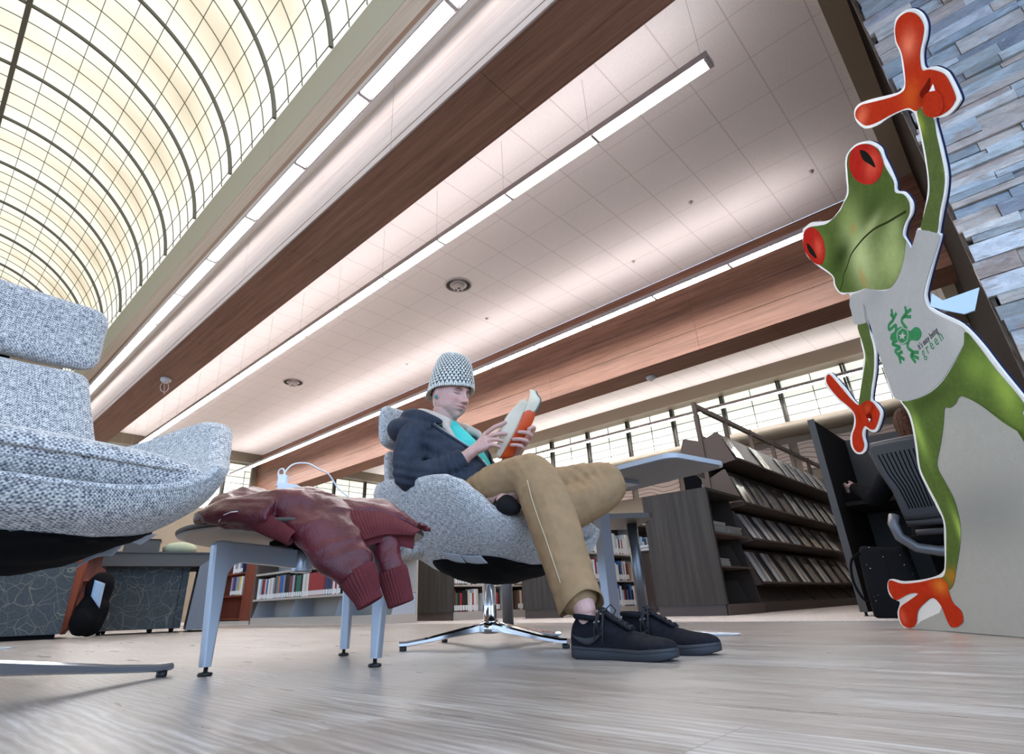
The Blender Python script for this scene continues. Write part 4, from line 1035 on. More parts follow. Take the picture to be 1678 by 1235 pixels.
# traced outline of the standee, metres along the board and up
FROG_O=(3.2793,0.5718);FROG_T=(-0.8191,-0.5737);FROG_N=(-0.5737,0.8191)
FROG={'outline':[[1.4,2.174],[1.433,2.102],[1.432,2.041],[1.406,2.004],[1.374,1.985],[1.353,1.957],[1.345,1.92],[1.383,1.881],[1.411,1.826],[1.419,1.786],[1.416,1.696],[1.401,1.676],[1.353,1.68],[1.314,1.704],[1.288,1.727],[1.271,1.658],[1.259,1.605],[1.234,1.521],[1.198,1.469],[1.144,1.421],[1.09,1.37],[1.093,1.358],[1.083,1.344],[1.001,1.287],[0.921,1.227],[0.898,1.198],[0.9,1.156],[0.949,1.096],[1.017,1.021],[1.062,0.924],[1.094,0.819],[1.132,0.707],[1.133,0.698],[1.153,0.635],[1.189,0.511],[1.221,0.398],[1.009,-0.008],[0.719,-0.0],[0.442,0.005],[0.018,-0.003],[-0.037,0.002],[-0.069,0.03],[-0.059,0.068],[-0.013,0.107],[-0.033,0.117],[-0.077,0.132],[-0.089,0.162],[-0.067,0.196],[-0.025,0.21],[0.069,0.197],[0.221,0.198],[0.328,0.206],[0.393,0.22],[0.426,0.248],[0.479,0.338],[0.513,0.404],[0.503,0.458],[0.481,0.553],[0.473,0.621],[0.504,0.71],[0.529,0.792],[0.531,0.852],[0.505,0.912],[0.486,0.929],[0.464,0.959],[0.472,1.074],[0.48,1.221],[0.492,1.323],[0.464,1.288],[0.473,1.225],[0.465,1.171],[0.445,1.142],[0.408,1.091],[0.344,1.032],[0.303,0.99],[0.315,0.974],[0.345,0.935],[0.342,0.898],[0.266,0.85],[0.214,0.856],[0.168,0.885],[0.133,0.854],[0.127,0.816],[0.099,0.792],[0.046,0.789],[-0.003,0.811],[-0.021,0.856],[0.01,0.901],[0.067,0.933],[0.098,0.977],[0.071,1.017],[-0.031,1.116],[-0.097,1.213],[-0.079,1.26],[-0.021,1.26],[0.019,1.23],[0.1,1.118],[0.141,1.041],[0.176,1.017],[0.235,1.067],[0.288,1.118],[0.308,1.143],[0.355,1.192],[0.368,1.255],[0.392,1.335],[0.366,1.358],[0.377,1.405],[0.38,1.456],[0.409,1.504],[0.351,1.535],[0.316,1.575],[0.303,1.623],[0.311,1.67],[0.21,1.8],[0.136,1.912],[0.135,2.004],[0.175,2.066],[0.204,2.063],[0.288,2.034],[0.375,1.971],[0.469,1.912],[0.532,1.899],[0.586,1.898],[0.664,1.916],[0.701,1.981],[0.737,2.047],[0.779,2.063],[0.85,2.042],[0.919,1.992],[0.955,1.949],[0.986,1.886],[0.983,1.838],[0.988,1.771],[0.987,1.698],[0.974,1.664],[1.011,1.624],[1.026,1.561],[1.002,1.524],[0.957,1.513],[0.919,1.486],[0.917,1.465],[0.923,1.433],[0.928,1.401],[0.994,1.452],[1.015,1.447],[1.064,1.485],[1.115,1.529],[1.147,1.579],[1.177,1.663],[1.202,1.752],[1.215,1.809],[1.214,1.846],[1.182,1.888],[1.107,1.939],[1.019,1.982],[0.955,2.03],[0.927,2.07],[0.909,2.128],[0.921,2.171],[0.96,2.17],[1.028,2.121],[1.153,2.009],[1.201,1.971],[1.233,1.972],[1.257,2.03],[1.277,2.088],[1.279,2.145],[1.3,2.197],[1.336,2.219]],'hand_up':[[1.392,2.167],[1.42,2.105],[1.42,2.046],[1.393,2.015],[1.366,1.996],[1.345,1.968],[1.333,1.925],[1.361,1.893],[1.396,1.835],[1.408,1.789],[1.404,1.71],[1.389,1.694],[1.356,1.694],[1.308,1.717],[1.272,1.753],[1.258,1.791],[1.263,1.815],[1.229,1.831],[1.201,1.878],[1.123,1.934],[1.025,1.992],[0.962,2.04],[0.934,2.087],[0.918,2.139],[0.937,2.16],[0.979,2.146],[1.034,2.098],[1.147,1.999],[1.209,1.956],[1.237,1.96],[1.267,2.018],[1.287,2.082],[1.289,2.145],[1.309,2.191],[1.343,2.203]],'fist_gap':[[1.35,1.865],[1.321,1.83],[1.282,1.84],[1.282,1.864],[1.321,1.865]],'fist_white':[[1.352,1.83],[1.347,1.802],[1.323,1.825]],'fist_ball':[[1.344,1.809],[1.358,1.775],[1.356,1.738],[1.333,1.713],[1.295,1.731],[1.267,1.769],[1.266,1.811],[1.286,1.835],[1.317,1.829]],'arm_up':[[1.234,1.826],[1.262,1.809],[1.264,1.764],[1.285,1.732],[1.266,1.674],[1.25,1.613],[1.225,1.529],[1.189,1.477],[1.134,1.429],[1.08,1.372],[1.051,1.404],[1.016,1.441],[1.069,1.481],[1.125,1.521],[1.155,1.572],[1.186,1.653],[1.212,1.742]],'head':[[0.913,1.983],[0.947,1.938],[0.972,1.881],[0.966,1.817],[0.972,1.761],[0.978,1.707],[0.963,1.666],[1.001,1.622],[1.012,1.572],[0.988,1.534],[0.943,1.519],[0.909,1.493],[0.916,1.454],[0.908,1.449],[0.861,1.398],[0.791,1.361],[0.722,1.352],[0.669,1.373],[0.619,1.403],[0.55,1.451],[0.463,1.485],[0.357,1.544],[0.33,1.578],[0.322,1.617],[0.327,1.665],[0.232,1.792],[0.169,1.858],[0.135,1.951],[0.147,2.008],[0.188,2.043],[0.251,2.028],[0.354,1.962],[0.436,1.915],[0.564,1.887],[0.623,1.894],[0.68,1.902],[0.717,1.967],[0.752,2.032],[0.794,2.049],[0.861,2.024]],'eye_top':[[0.912,1.981],[0.957,1.921],[0.971,1.849],[0.96,1.809],[0.921,1.789],[0.858,1.803],[0.79,1.868],[0.754,1.947],[0.762,2.009],[0.808,2.041],[0.861,2.024]],'pupil_top':[[0.868,1.99],[0.9,1.947],[0.916,1.896],[0.916,1.844],[0.891,1.885],[0.866,1.93],[0.861,1.963]],'eye_low':[[0.235,2.034],[0.294,1.992],[0.334,1.934],[0.348,1.863],[0.326,1.806],[0.273,1.776],[0.215,1.807],[0.166,1.873],[0.132,1.96],[0.153,2.017],[0.192,2.04]],'pupil_low':[[0.18,1.972],[0.209,1.932],[0.23,1.873],[0.231,1.835],[0.197,1.877],[0.174,1.924]],'mouth':[[0.982,1.552],[0.928,1.571],[0.851,1.597],[0.77,1.629],[0.691,1.646],[0.618,1.652],[0.535,1.65],[0.475,1.625],[0.419,1.607],[0.39,1.581],[0.344,1.564]],'chin':[[0.995,1.55],[0.95,1.502],[0.908,1.449],[0.861,1.398],[0.791,1.361],[0.722,1.352],[0.669,1.373],[0.619,1.403],[0.55,1.451],[0.463,1.485],[0.371,1.538],[0.428,1.557],[0.48,1.601],[0.577,1.622],[0.696,1.627],[0.791,1.608],[0.897,1.571]],'shirt':[[0.997,1.448],[1.046,1.407],[1.087,1.358],[1.06,1.331],[0.989,1.287],[0.91,1.234],[0.885,1.202],[0.888,1.154],[0.936,1.093],[0.999,1.026],[1.017,0.994],[0.992,0.958],[0.926,0.928],[0.82,0.889],[0.735,0.875],[0.655,0.876],[0.563,0.891],[0.503,0.918],[0.48,0.944],[0.479,1.007],[0.476,1.081],[0.484,1.2],[0.492,1.323],[0.475,1.312],[0.374,1.354],[0.378,1.415],[0.394,1.47],[0.425,1.489],[0.492,1.467],[0.563,1.443],[0.618,1.4],[0.692,1.356],[0.762,1.351],[0.834,1.38],[0.896,1.43],[0.917,1.451],[0.923,1.415],[0.947,1.421],[0.981,1.441]],'sleeve_fold':[[0.494,1.397],[0.501,1.378],[0.48,1.319],[0.471,1.312],[0.467,1.326],[0.484,1.368]],'arm_down':[[0.391,1.34],[0.47,1.313],[0.462,1.25],[0.448,1.179],[0.393,1.097],[0.329,1.037],[0.27,0.978],[0.194,0.999],[0.185,1.017],[0.293,1.109],[0.365,1.177],[0.383,1.248]],'hand_down':[[-0.027,1.252],[0.005,1.223],[0.082,1.112],[0.145,1.028],[0.19,1.0],[0.251,1.0],[0.297,0.98],[0.324,0.937],[0.326,0.906],[0.257,0.864],[0.214,0.868],[0.171,0.899],[0.126,0.88],[0.114,0.848],[0.11,0.82],[0.079,0.8],[0.041,0.8],[0.011,0.82],[0.004,0.853],[0.033,0.895],[0.09,0.928],[0.113,0.973],[0.087,1.021],[-0.004,1.112],[-0.068,1.208],[-0.06,1.246]],'legs':[[0.562,0.889],[0.653,0.873],[0.738,0.87],[0.823,0.884],[0.923,0.922],[0.986,0.953],[1.018,0.99],[1.048,0.917],[1.076,0.82],[1.125,0.684],[1.103,0.647],[1.138,0.524],[1.065,0.484],[1.073,0.596],[1.073,0.596],[1.017,0.651],[0.959,0.726],[0.913,0.772],[0.87,0.799],[0.832,0.783],[0.795,0.78],[0.767,0.787],[0.73,0.74],[0.67,0.675],[0.603,0.605],[0.614,0.536],[0.628,0.464],[0.612,0.382],[0.569,0.312],[0.5,0.235],[0.439,0.172],[0.39,0.152],[0.359,0.166],[0.331,0.197],[0.39,0.203],[0.426,0.231],[0.476,0.304],[0.525,0.393],[0.522,0.464],[0.499,0.554],[0.491,0.622],[0.522,0.705],[0.547,0.791],[0.549,0.851],[0.525,0.9]],'foot':[[-0.039,0.205],[0.063,0.187],[0.215,0.189],[0.332,0.199],[0.385,0.195],[0.407,0.169],[0.395,0.148],[0.399,0.107],[0.432,0.079],[0.422,0.043],[0.375,0.022],[0.33,0.02],[0.317,0.048],[0.309,0.098],[0.27,0.126],[0.198,0.107],[0.124,0.075],[0.077,0.025],[0.023,0.005],[-0.041,0.012],[-0.051,0.049],[-0.017,0.088],[0.076,0.116],[0.168,0.143],[0.094,0.144],[-0.032,0.119],[-0.066,0.142],[-0.072,0.171]],'logo_body':[[0.674,1.181],[0.706,1.171],[0.727,1.145],[0.745,1.132],[0.782,1.13],[0.802,1.107],[0.795,1.085],[0.763,1.077],[0.728,1.097],[0.706,1.094],[0.682,1.099],[0.654,1.114],[0.636,1.141],[0.615,1.145],[0.599,1.164],[0.618,1.181],[0.64,1.178],[0.658,1.185]],'logo_limbs':[[[0.653,1.178],[0.666,1.198],[0.615,1.202],[0.623,1.221],[0.664,1.227],[0.66,1.257]],[[0.664,1.227],[0.7,1.24]],[[0.664,1.227],[0.677,1.271]],[[0.727,1.149],[0.712,1.192],[0.734,1.203],[0.757,1.208],[0.767,1.234]],[[0.734,1.203],[0.778,1.179]],[[0.757,1.208],[0.795,1.205]],[[0.705,1.099],[0.689,1.081],[0.709,1.05],[0.69,1.042],[0.703,1.006]],[[0.709,1.05],[0.744,1.034]],[[0.694,1.044],[0.731,1.013]],[[0.645,1.137],[0.6,1.14],[0.642,1.103],[0.602,1.106],[0.613,1.076],[0.608,1.043]],[[0.612,1.085],[0.648,1.082]],[[0.613,1.076],[0.641,1.047]]],'star':[[0.698,1.151],[0.696,1.139],[0.71,1.129],[0.692,1.129],[0.691,1.117],[0.681,1.13],[0.663,1.133],[0.675,1.139],[0.664,1.151],[0.684,1.144]],'text1':[[0.752,1.045],[0.89,1.05]],'text2':[[0.756,1.012],[0.896,1.02]],'logo_ring':[[0.704,1.167],[0.727,1.141],[0.708,1.111],[0.673,1.108],[0.646,1.133],[0.661,1.165],[0.704,1.167]]}
# ------------------------------------------------------------------ side table with three cast legs
def smooth_path(P, F, k=6):
    Q = []
    P = [F(*p) for p in P]
    for i in range(len(P)-1):
        p0 = P[max(i-1, 0)]; p1 = P[i]; p2 = P[i+1]; p3 = P[min(i+2, len(P)-1)]
        for j in range(k):
            t_ = j/k; Q.append(.5*((2*p1)+(-p0+p2)*t_+(2*p0-5*p1+4*p2-p3)*t_*t_+(-p0+3*p1-3*p2+p3)*t_**3))
    return Q + [P[-1]]
TFs = Vector((.6900, -.7238, 0)); TFd = Vector((.7238, .6900, 0))
def TF(s, d, z): return TFs*s + TFd*d + Vector((0, 0, z))
tb = thing('side_table', tuple(TF(-.65, 1.97, 0)), 'round low side table on three silver legs, between the two lounge chairs', 'side table')
m_lam = mat('taupe table laminate', (.055, .045, .038), .5); m_lamu = mat('beige table underside', (.42, .35, .29), .6)
mb = MB(); mb.lathe(TF(-.65, 1.97, .378), [(.30, -.0), (.395, .004), (.402, .010), (.402, .016), (.396, .020), (.01, .020)], 64); mb.build('table_top', m_lam, tb)
mb = MB(); mb.lathe(TF(-.65, 1.97, .373), [(.01, 0), (.37, 0), (.398, .008)], 64, cap=True); mb.build('top_underside', m_lamu, tb)
hubp = TF(-.645, 1.93, 0)
mb = MB(); mb.lathe(hubp, [(.032, .272), (.034, .276), (.034, .345), (.03, .35)], 28); mb.build('hub', m_alu, tb)
mb = MB(); mb.lathe(hubp, [(.10, .352), (.11, .356), (.11, .366), (.09, .374)], 6, smooth=False); mb.lathe(hubp, [(.05, .340), (.05, .356)], 20); mb.build('swivel_plate', m_black, tb)
for s_, d_ in ((-.822, 1.70), (-.345, 1.81), (-.575, 2.32)):
    f = TF(s_, d_, 0); inn = (hubp-f); inn.z = 0; L_ = inn.length; inn.normalize(); sd = Vector((-inn.y, inn.x, 0))
    def Q(a, h): return f + inn*a + Vector((0, 0, h))
    prof = [(.004, .022), (-.018, .34), (-.012, .352), (.0, .355), (L_-.03, .345), (L_-.03, .285), (.075, .296), (.050, .286), (.036, .262), (.028, .022)]
    # rounded profile: loft across the thickness, narrower at the faces
    mb = MB(); secs = []
    cA, cB = .02, .18
    for q, ins in ((-.016, .005), (-.014, .0015), (-.010, 0), (.010, 0), (.014, .0015), (.016, .005)):
        n_ = len(prof); pts = []
        for i, (a, h) in enumerate(prof):
            a0, h0 = prof[i-1]; a1, h1 = prof[(i+1) % n_]
            tx, tz = a1-a0, h1-h0; l_ = math.hypot(tx, tz); pts.append(Q(a + tz/l_*(ins) * (1), h - tx/l_*ins*(1)) + sd*q)
        secs.append(pts)
    mb.loft(secs, smooth=False); lg = mb.build('leg', m_alu2, tb)
    mb = MB(); mb.lathe(Q(.020, 0), [(.017, .0), (.020, .003), (.018, .008), (.006, .010), (.006, .024)], 18); mb.build('glide', m_glide, lg)

# ------------------------------------------------------------------ leather jacket thrown over the table
m_leath = mat('oxblood leather', (.10, .018, .022), .36, spec=.38); t = NT(m_leath); c = t.coord('Object')
t.color(t.ramp(t.noise(c, 9, 5, .6), [(.3, (.060, .008, .013)), (.7, (.115, .014, .022))])); vo = t.n('ShaderNodeTexVoronoi', Vector=c, Scale=220.0)
n_ = t.noise(c, 26, 5, .65, 1.0); t.bump(t.math('ADD', t.math('MULTIPLY', n_, .9), t.math('MULTIPLY', vo, .10)), .5, .008)
m_ribk = cloth('oxblood rib knit', (.115, .022, .026), .15)
jk = thing('leather_jacket', tuple(TF(-.60, 1.85, .40)), 'oxblood leather bomber jacket draped over the side table, sleeves hanging down', 'jacket')
def jf(v, n):
    q = Vector(v); s_ = q.dot(TFs); d_ = q.dot(TFd)
    w1 = noise.noise(Vector((s_*7+1.3, d_*16, q.z*16))); w2 = noise.noise(q*34)
    ridge = 1-abs(noise.noise(Vector((s_*5, d_*13+4, q.z*15)))*2)
    return .010*w1 + .0025*w2 + .010*max(0, ridge-.55)
lt = MB()
secs = []
RT = [(-1.0, .405), (-.95, .47), (-.91, .565), (-.87, .575), (-.82, .545), (-.72, .525), (-.60, .495), (-.52, .468), (-.41, .455), (-.31, .435), (-.25, .402), (-.22, .385)]
for i in range(40):
    s_ = -1.0+.78*i/39; zt = lerp(RT, s_); dn = lerp([(-1.0, 1.84), (-.85, 1.66), (-.6, 1.585), (-.4, 1.64), (-.22, 1.80)], s_); df = lerp([(-1.0, 1.92), (-.85, 2.14), (-.5, 2.16), (-.22, 1.95)], s_)
    loop = []
    for k in range(25):
        f = k/24; sh = math.sin(PI*min(f*1.25, 1)**.75*.5) if f < .8 else math.cos((f-.8)/.2*PI/2)**.7
        fl = .012*math.sin(s_*21+f*9)*math.sin(PI*f)
        loop.append(TF(s_, dn+(df-dn)*f, .402+(zt-.402)*max(sh, 0)+fl))
    for k in range(1, 12): loop.append(TF(s_, df+(dn-df)*k/12, .3995))
    secs.append(loop)
lt.loft(secs)
def sheet(Ls, Us, th, k=8, n=22):
    """soft flattened tube between two edge curves (lower-left and upper-right), thickness th"""
    A_ = smooth_path(Ls, TF, k); B__ = smooth_path(Us, TF, k); secs = []
    for i, (a, b) in enumerate(zip(A_, B__)):
        f = i/(len(A_)-1); t_ = lerp([(j/(len(th)-1), q) for j, q in enumerate(th)], f)
        tg = (A_[min(i+1, len(A_)-1)]+B__[min(i+1, len(A_)-1)]-A_[max(i-1, 0)]-B__[max(i-1, 0)])
        m_ = (a+b)/2; h = (b-a)/2; nn = h.cross(tg).normalized()
        secs.append([m_ + h*se(2*PI*q/n, 2.3)[0] + nn*t_*se(2*PI*q/n, 2.3)[1] for q in range(n)])
    lt.loft(secs)
# front layers: long fold, wide hanging sleeve, second sleeve, collar strip
sheet([(-.87, 1.62, .395), (-.80, 1.57, .395), (-.72, 1.555, .392), (-.63, 1.555, .385)], [(-.87, 1.72, .45), (-.80, 1.66, .455), (-.72, 1.66, .470), (-.63, 1.68, .480)], [.018, .022, .028, .03])
sheet([(-.70, 1.62, .425), (-.65, 1.60, .440), (-.546, 1.575, .335), (-.473, 1.565, .252), (-.415, 1.57, .212)], [(-.60, 1.78, .50), (-.53, 1.76, .478), (-.435, 1.70, .425), (-.370, 1.63, .335), (-.338, 1.60, .262)], [.03, .038, .040, .040, .036])
sheet([(-.46, 1.72, .43), (-.405, 1.70, .395), (-.362, 1.68, .325), (-.336, 1.66, .236)], [(-.38, 1.80, .45), (-.335, 1.77, .410), (-.288, 1.71, .330), (-.252, 1.68, .246)], [.035, .038, .038, .036])
sheet([(-.50, 1.70, .445), (-.43, 1.68, .425), (-.36, 1.70, .425), (-.29, 1.74, .405), (-.24, 1.77, .380)], [(-.50, 1.80, .475), (-.42, 1.80, .470), (-.35, 1.82, .462), (-.30, 1.84, .435), (-.25, 1.85, .405)], [.02, .018, .016, .012, .010])
sheet([(-.78, 1.60, .388), (-.70, 1.575, .380), (-.66, 1.57, .370)], [(-.74, 1.62, .415), (-.67, 1.61, .412), (-.63, 1.60, .405)], [.018, .022, .022])
jb = soft('leather_shell', lt, .0058, m_leath, jk, 3, jf)
def rib_cuff(p, q, r0, r1, nm='ribbed_cuff', n=56, par=jk, flat=.8, rim=.004):
    P, Q_ = TF(*p), TF(*q); d = (Q_-P).normalized(); a = d.cross(TFd).normalized(); b = d.cross(a); secs = []
    for f, rr, ins in [(-.15, r0*.96, 0), (0, r0, 0), (.25, r0*.97, 0), (.5, (r0+r1)/2, 0), (.75, r1*1.02, 0), (.97, r1, 0), (1.0, r1*.96, .002), (.99, r1, .008), (.8, r1, .010), (.4, r1, .012)]:
        secs.append([P+(Q_-P)*f+(a*math.cos(2*PI*k/n)+b*math.sin(2*PI*k/n)*flat)*((rr-ins)*(1-(.055 if k % 2 else 0)*(ins == 0))) for k in range(n)])
    mb = MB(); mb.loft(secs, cap=False, smooth=False); return mb.build(nm, m_ribk, par)
rib_cuff((-.374, 1.585, .240), (-.336, 1.585, .167), .052, .037)
rib_cuff((-.294, 1.67, .243), (-.268, 1.67, .163), .044, .038)
rib_cuff((-.655, 1.585, .388), (-.557, 1.570, .338), .029, .022)
# ribbed waistband hanging at the right
WT = smooth_path([(-.445, 1.665, .430), (-.432, 1.665, .424), (-.386, 1.675, .424), (-.332, 1.70, .420), (-.283, 1.72, .400), (-.228, 1.75, .372)], TF, 9); WB_ = smooth_path([(-.385, 1.615, .325), (-.373, 1.615, .332), (-.344, 1.63, .342), (-.318, 1.65, .350), (-.282, 1.68, .352), (-.245, 1.71, .352)], TF, 9)
rows = []
for i, (top, bot) in enumerate(zip(WT, WB_)):
    row = []; f = i/(len(WT)-1)
    for j in range(12): g_ = j/11; row.append(top+(bot-top)*g_ - TFd*(.014*math.sin(PI*g_)+.0028*(i % 2)))
    cu_ = .012+.022*max(0, (f-.45)/.55)
    for j in range(1, 8): a = PI*j/7; row.append(bot + TFd*(cu_*math.sin(a)*.7+.002*j) + Vector((0, 0, -cu_*(1-math.cos(a))*.5)))
    rows.append(row)
mb = MB(); mb.grid(rows, thick=.005, smooth=False); mb.build('ribbed_waistband', m_ribk, jk)
mb = MB(); mb.tube([TF(-.765, 1.56, .388), TF(-.75, 1.553, .405), TF(-.73, 1.548, .411), TF(-.71, 1.546, .412)], .0016, 6); mb.build('cuff_piping', m_paper, jk)
# ------------------------------------------------------------------ charger and cable
m_plast = mat('white glossy plastic', (.78, .80, .84), .3)
cg = thing('phone_charger', tuple(TF(-.735, 1.93, .53)), 'white plug charger with looping cable lying on top of the leather jacket', 'charger')
mb = MB(); mb.obox(TF(-.715, 1.93, .552), (TFs-UPV*.18, TFd, UPV), (.036, .022, .012)); mb.build('charger_block', m_plast, cg)
mb = MB(); mb.obox(TF(-.742, 1.93, .578), (TFs-UPV*.1, TFd, UPV+TFs*.1), (.014, .012, .020)); mb.build('plug', m_plast, cg)
mb = MB()
P = [(-.735, 1.93, .59), (-.745, 1.93, .62), (-.765, 1.94, .615), (-.760, 1.94, .58), (-.77, 1.95, .565), (-.752, 1.95, .60), (-.735, 1.96, .635), (-.715, 1.98, .652), (-.68, 2.0, .654), (-.645, 2.01, .636), (-.615, 2.03, .622), (-.598, 2.05, .598), (-.58, 2.06, .572), (-.54, 2.07, .540), (-.50, 2.09, .520), (-.44, 2.11, .505)]
mb.tube(smooth_path(P, TF), .0028, 8); mb.build('cable', m_plast, cg)
# paper care tags under both chairs
def tag_sheet(ch, corners, m_=None, sag=.012):
    P00, P10, P11, P01 = (Vector(q) for q in corners); rows = []
    for i in range(9):
        f = i/8; rows.append([(P00*(1-f)+P10*f)*(1-g_)+(P01*(1-f)+P11*f)*g_ + Vector((0, 0, sag*math.sin(PI*f)*(1-.5*g_))) for g_ in [j/6 for j in range(7)]])
    mb = MB(); mb.grid(rows, thick=.0012); return mb.build('care_tag', m_ or m_slip, ch)
tag_sheet(chair1, [(.314, 1.728, .262), (.374, 1.663, .292), (.400, 1.640, .335), (.345, 1.70, .318)])
tag_sheet(chair1, [(.375, 1.74, .312), (.440, 1.70, .325), (.470, 1.68, .352), (.400, 1.75, .340)])
for u0, u1, a0, a1 in ((.20, .10, .40, .50), (.10, .01, .44, .54)):
    cs = []
    for u, a in ((u0, a0), (u1, a0+.03), (u1-.01, a1), (u0-.01, a1-.03)):
        v, z = out2(u, a); cs.append(F2(u, v, z-.006-.006*(a == a0)))
    tag_sheet(chair2, cs, sag=-.004)

# ------------------------------------------------------------------ frog standee
FO = Vector((*FROG_O, 0)); FT = Vector((*FROG_T, 0)); FN = Vector((*FROG_N, 0))
def smooth_poly(P, closed=True, k=4):
    Q = []; n = len(P)
    for i in range(n if closed else n-1):
        if closed: p0, p1, p2, p3 = P[i-1], P[i], P[(i+1) % n], P[(i+2) % n]
        else: p0, p1, p2, p3 = P[max(i-1, 0)], P[i], P[i+1], P[min(i+2, n-1)]
        for j in range(k):
            t_ = j/k; Q.append(tuple(.5*((2*b)+(-a+c_)*t_+(2*a-5*b+4*c_-d)*t_*t_+(-a+3*b-3*c_+d)*t_**3) for a, b, c_, d in zip(p0, p1, p2, p3)))
    if not closed: Q.append(tuple(P[-1]))
    return Q
def fpt(q, o=0): return FO + FT*q[0] + Vector((0, 0, max(q[1], .002))) + FN*o
def inlay(key, m_, name, o, par, th=.0012, sm=True):
    P_ = FROG[key] if isinstance(key, str) else key
    Q = smooth_poly(P_) if sm else P_
    mb = MB(); mb.prism([fpt(q, o) for q in Q], 0, d=FN*th); return mb.build(name, m_, par)
def printed(name, base_, spots, nz=.25, sc=30):
    """printed artwork: base colour with soft airbrushed patches fixed on the print; spots = (t, z, rt, rz, colour, amount)"""
    m = mat(name, base_, .75, spec=.0); t = NT(m); c = t.coord('Object')
    # coordinates along the board
    dt = t.n('ShaderNodeVectorMath', _operation='DOT_PRODUCT', i0=c, i1=tuple(FT)); sx = t.n('ShaderNodeSeparateXYZ', Vector=c)
    col = t.mix(0.0, base_, base_)
    n_ = t.noise(c, sc, 5, .7)
    n8 = t.noise(c, sc*3, 3, .8); col = t.mix(t.math('MULTIPLY', t.math('MULTIPLY', n_, n8), nz*3.2), tuple(q*.75 for q in base_), tuple(min(1, q*2.0+.01) for q in base_))
    for (ft, fz, rt_, rz, cc, am) in spots:
        ca_ = fpt((ft, fz)) - POSF; tc = ca_.dot(FT); zc = ca_.z
        ex = t.math('POWER', t.math('MULTIPLY', t.math('SUBTRACT', dt.outputs['Value'], tc), 1/rt_), 2.0); ez = t.math('POWER', t.math('MULTIPLY', t.math('SUBTRACT', sx.outputs[2], zc), 1/rz), 2.0)
        e = t.math('POWER', 2.718, t.math('MULTIPLY', t.math('ADD', ex, ez), -1.0))
        e2 = t.math('MULTIPLY', e, t.math('ADD', am*.7, t.math('MULTIPLY', n_, am*.6)))
        col = t.mix(e2, t.out(col), cc)
    t.color(col); return m
fr = thing('frog_standee', tuple(FO), 'tall cardboard cutout of a red-eyed green frog in a white t-shirt, one arm raised', 'cardboard cutout')
POSF = FO.copy()
m_board = mat('white board edge and border', (.74, .74, .72), .5)
m_ground = printed('standee pale ground', (.47, .46, .41), [(.75, .40, .28, .12, (.25, .25, .24), .75), (.55, .10, .25, .10, (.40, .39, .36), .4)], .08)
m_edge_shadow = mat('standee back edge shadow tone', (.012, .014, .05), .8, spec=.1)
mb = MB(); mb.prism([fpt(q, -.007) for q in smooth_poly(FROG['outline'])], 0, d=FN*.007); bd = mb.build('board', m_board, fr)
mb = MB(); mb.prism([fpt((q[0]+.004, q[1]-.002), -.0115) for q in smooth_poly(FROG['outline'])], 0, d=FN*.0044); mb.build('board_shadow_backing', m_edge_shadow, fr)  # dark offset backing, its colour stands in for shadow along the board edge
G1, G2, GL = (.075, .12, .022), (.16, .24, .03), (.42, .50, .17)
# pale printed ground between and beside the legs
gp = [(1.221, .42), (1.13, .56), (1.06, .74), (1.0, .86), (.85, .83), (.70, .82), (.575, .74), (.555, .60), (.585, .50), (.590, .40), (.54, .28), (.46, .19), (.36, .13), (.28, .07), (.12, .035), (.04, .004), (1.009, .002)]
inlay(gp, m_ground, 'printed_ground', 0.0002, fr, .0004, sm=False)
skin_spots = [(.60, 1.62, .10, .20, (.50, .58, .26), .95), (.80, 1.45, .12, .12, (.42, .50, .20), .8), (.45, 1.70, .12, .06, (.03, .055, .012), .9), (.62, 1.80, .07, .10, (.24, .33, .08), .5), (.30, 1.86, .08, .10, (.20, .30, .06), .5),
              (.88, 1.55, .06, .05, (.40, .48, .2), .5), (.75, 1.66, .08, .03, (.55, .60, .28), .6), (.80, 1.72, .10, .06, (.05, .08, .02), .6), (.95, 1.45, .04, .08, (.05, .07, .02), .7), (.56, 1.50, .02, .05, (.5, .2, .05), .5), (.62, 1.74, .025, .025, (.5, .2, .05), .5)]
m_frog = printed('printed frog skin', (.08, .12, .028), skin_spots, .25)
m_frogleg = printed('printed frog legs', (.085, .13, .03), [(1.08, .75, .05, .10, (.32, .46, .08), .8), (1.0, .86, .06, .06, (.25, .38, .07), .6), (.56, .75, .03, .10, (.30, .44, .09), .9), (.60, .32, .02, .10, (.42, .60, .12), .9), (.64, .45, .03, .10, (.06, .09, .02), .6), (.70, .85, .14, .03, (.04, .06, .015), .6), (.45, .20, .05, .03, (.5, .2, .02), .7)], .3)
m_frogarm = printed('printed frog arms', (.09, .125, .035), [(1.22, 1.78, .02, .05, (.35, .42, .05), .8), (1.235, 1.50, .012, .05, (.30, .40, .12), .7), (.37, 1.25, .012, .08, (.32, .42, .12), .8)], .3)
m_red = printed('printed red toes', (.45, .032, .010), [(1.33, 2.07, .04, .05, (.85, .22, .12), .8), (.95, 2.10, .05, .04, (.85, .20, .10), .7), (1.24, 1.90, .05, .06, (.65, .12, .02), .6), (1.28, 1.84, .03, .03, (.25, .02, .005), .8), (.15, .95, .02, .03, (.3, .02, .005), .6), (.35, .17, .05, .03, (.70, .22, .03), .7), (.25, .11, .03, .02, (.2, .02, .005), .8), (-.02, .05, .03, .03, (.8, .15, .08), .5)], .25)
m_eye = printed('printed red eye', (.45, .022, .014), [(.90, 1.87, .05, .05, (.85, .14, .08), .6), (.28, 1.87, .04, .05, (.8, .14, .08), .6)], .2)
m_ink = mat('printed black ink', (.015, .015, .012), .8, spec=0)
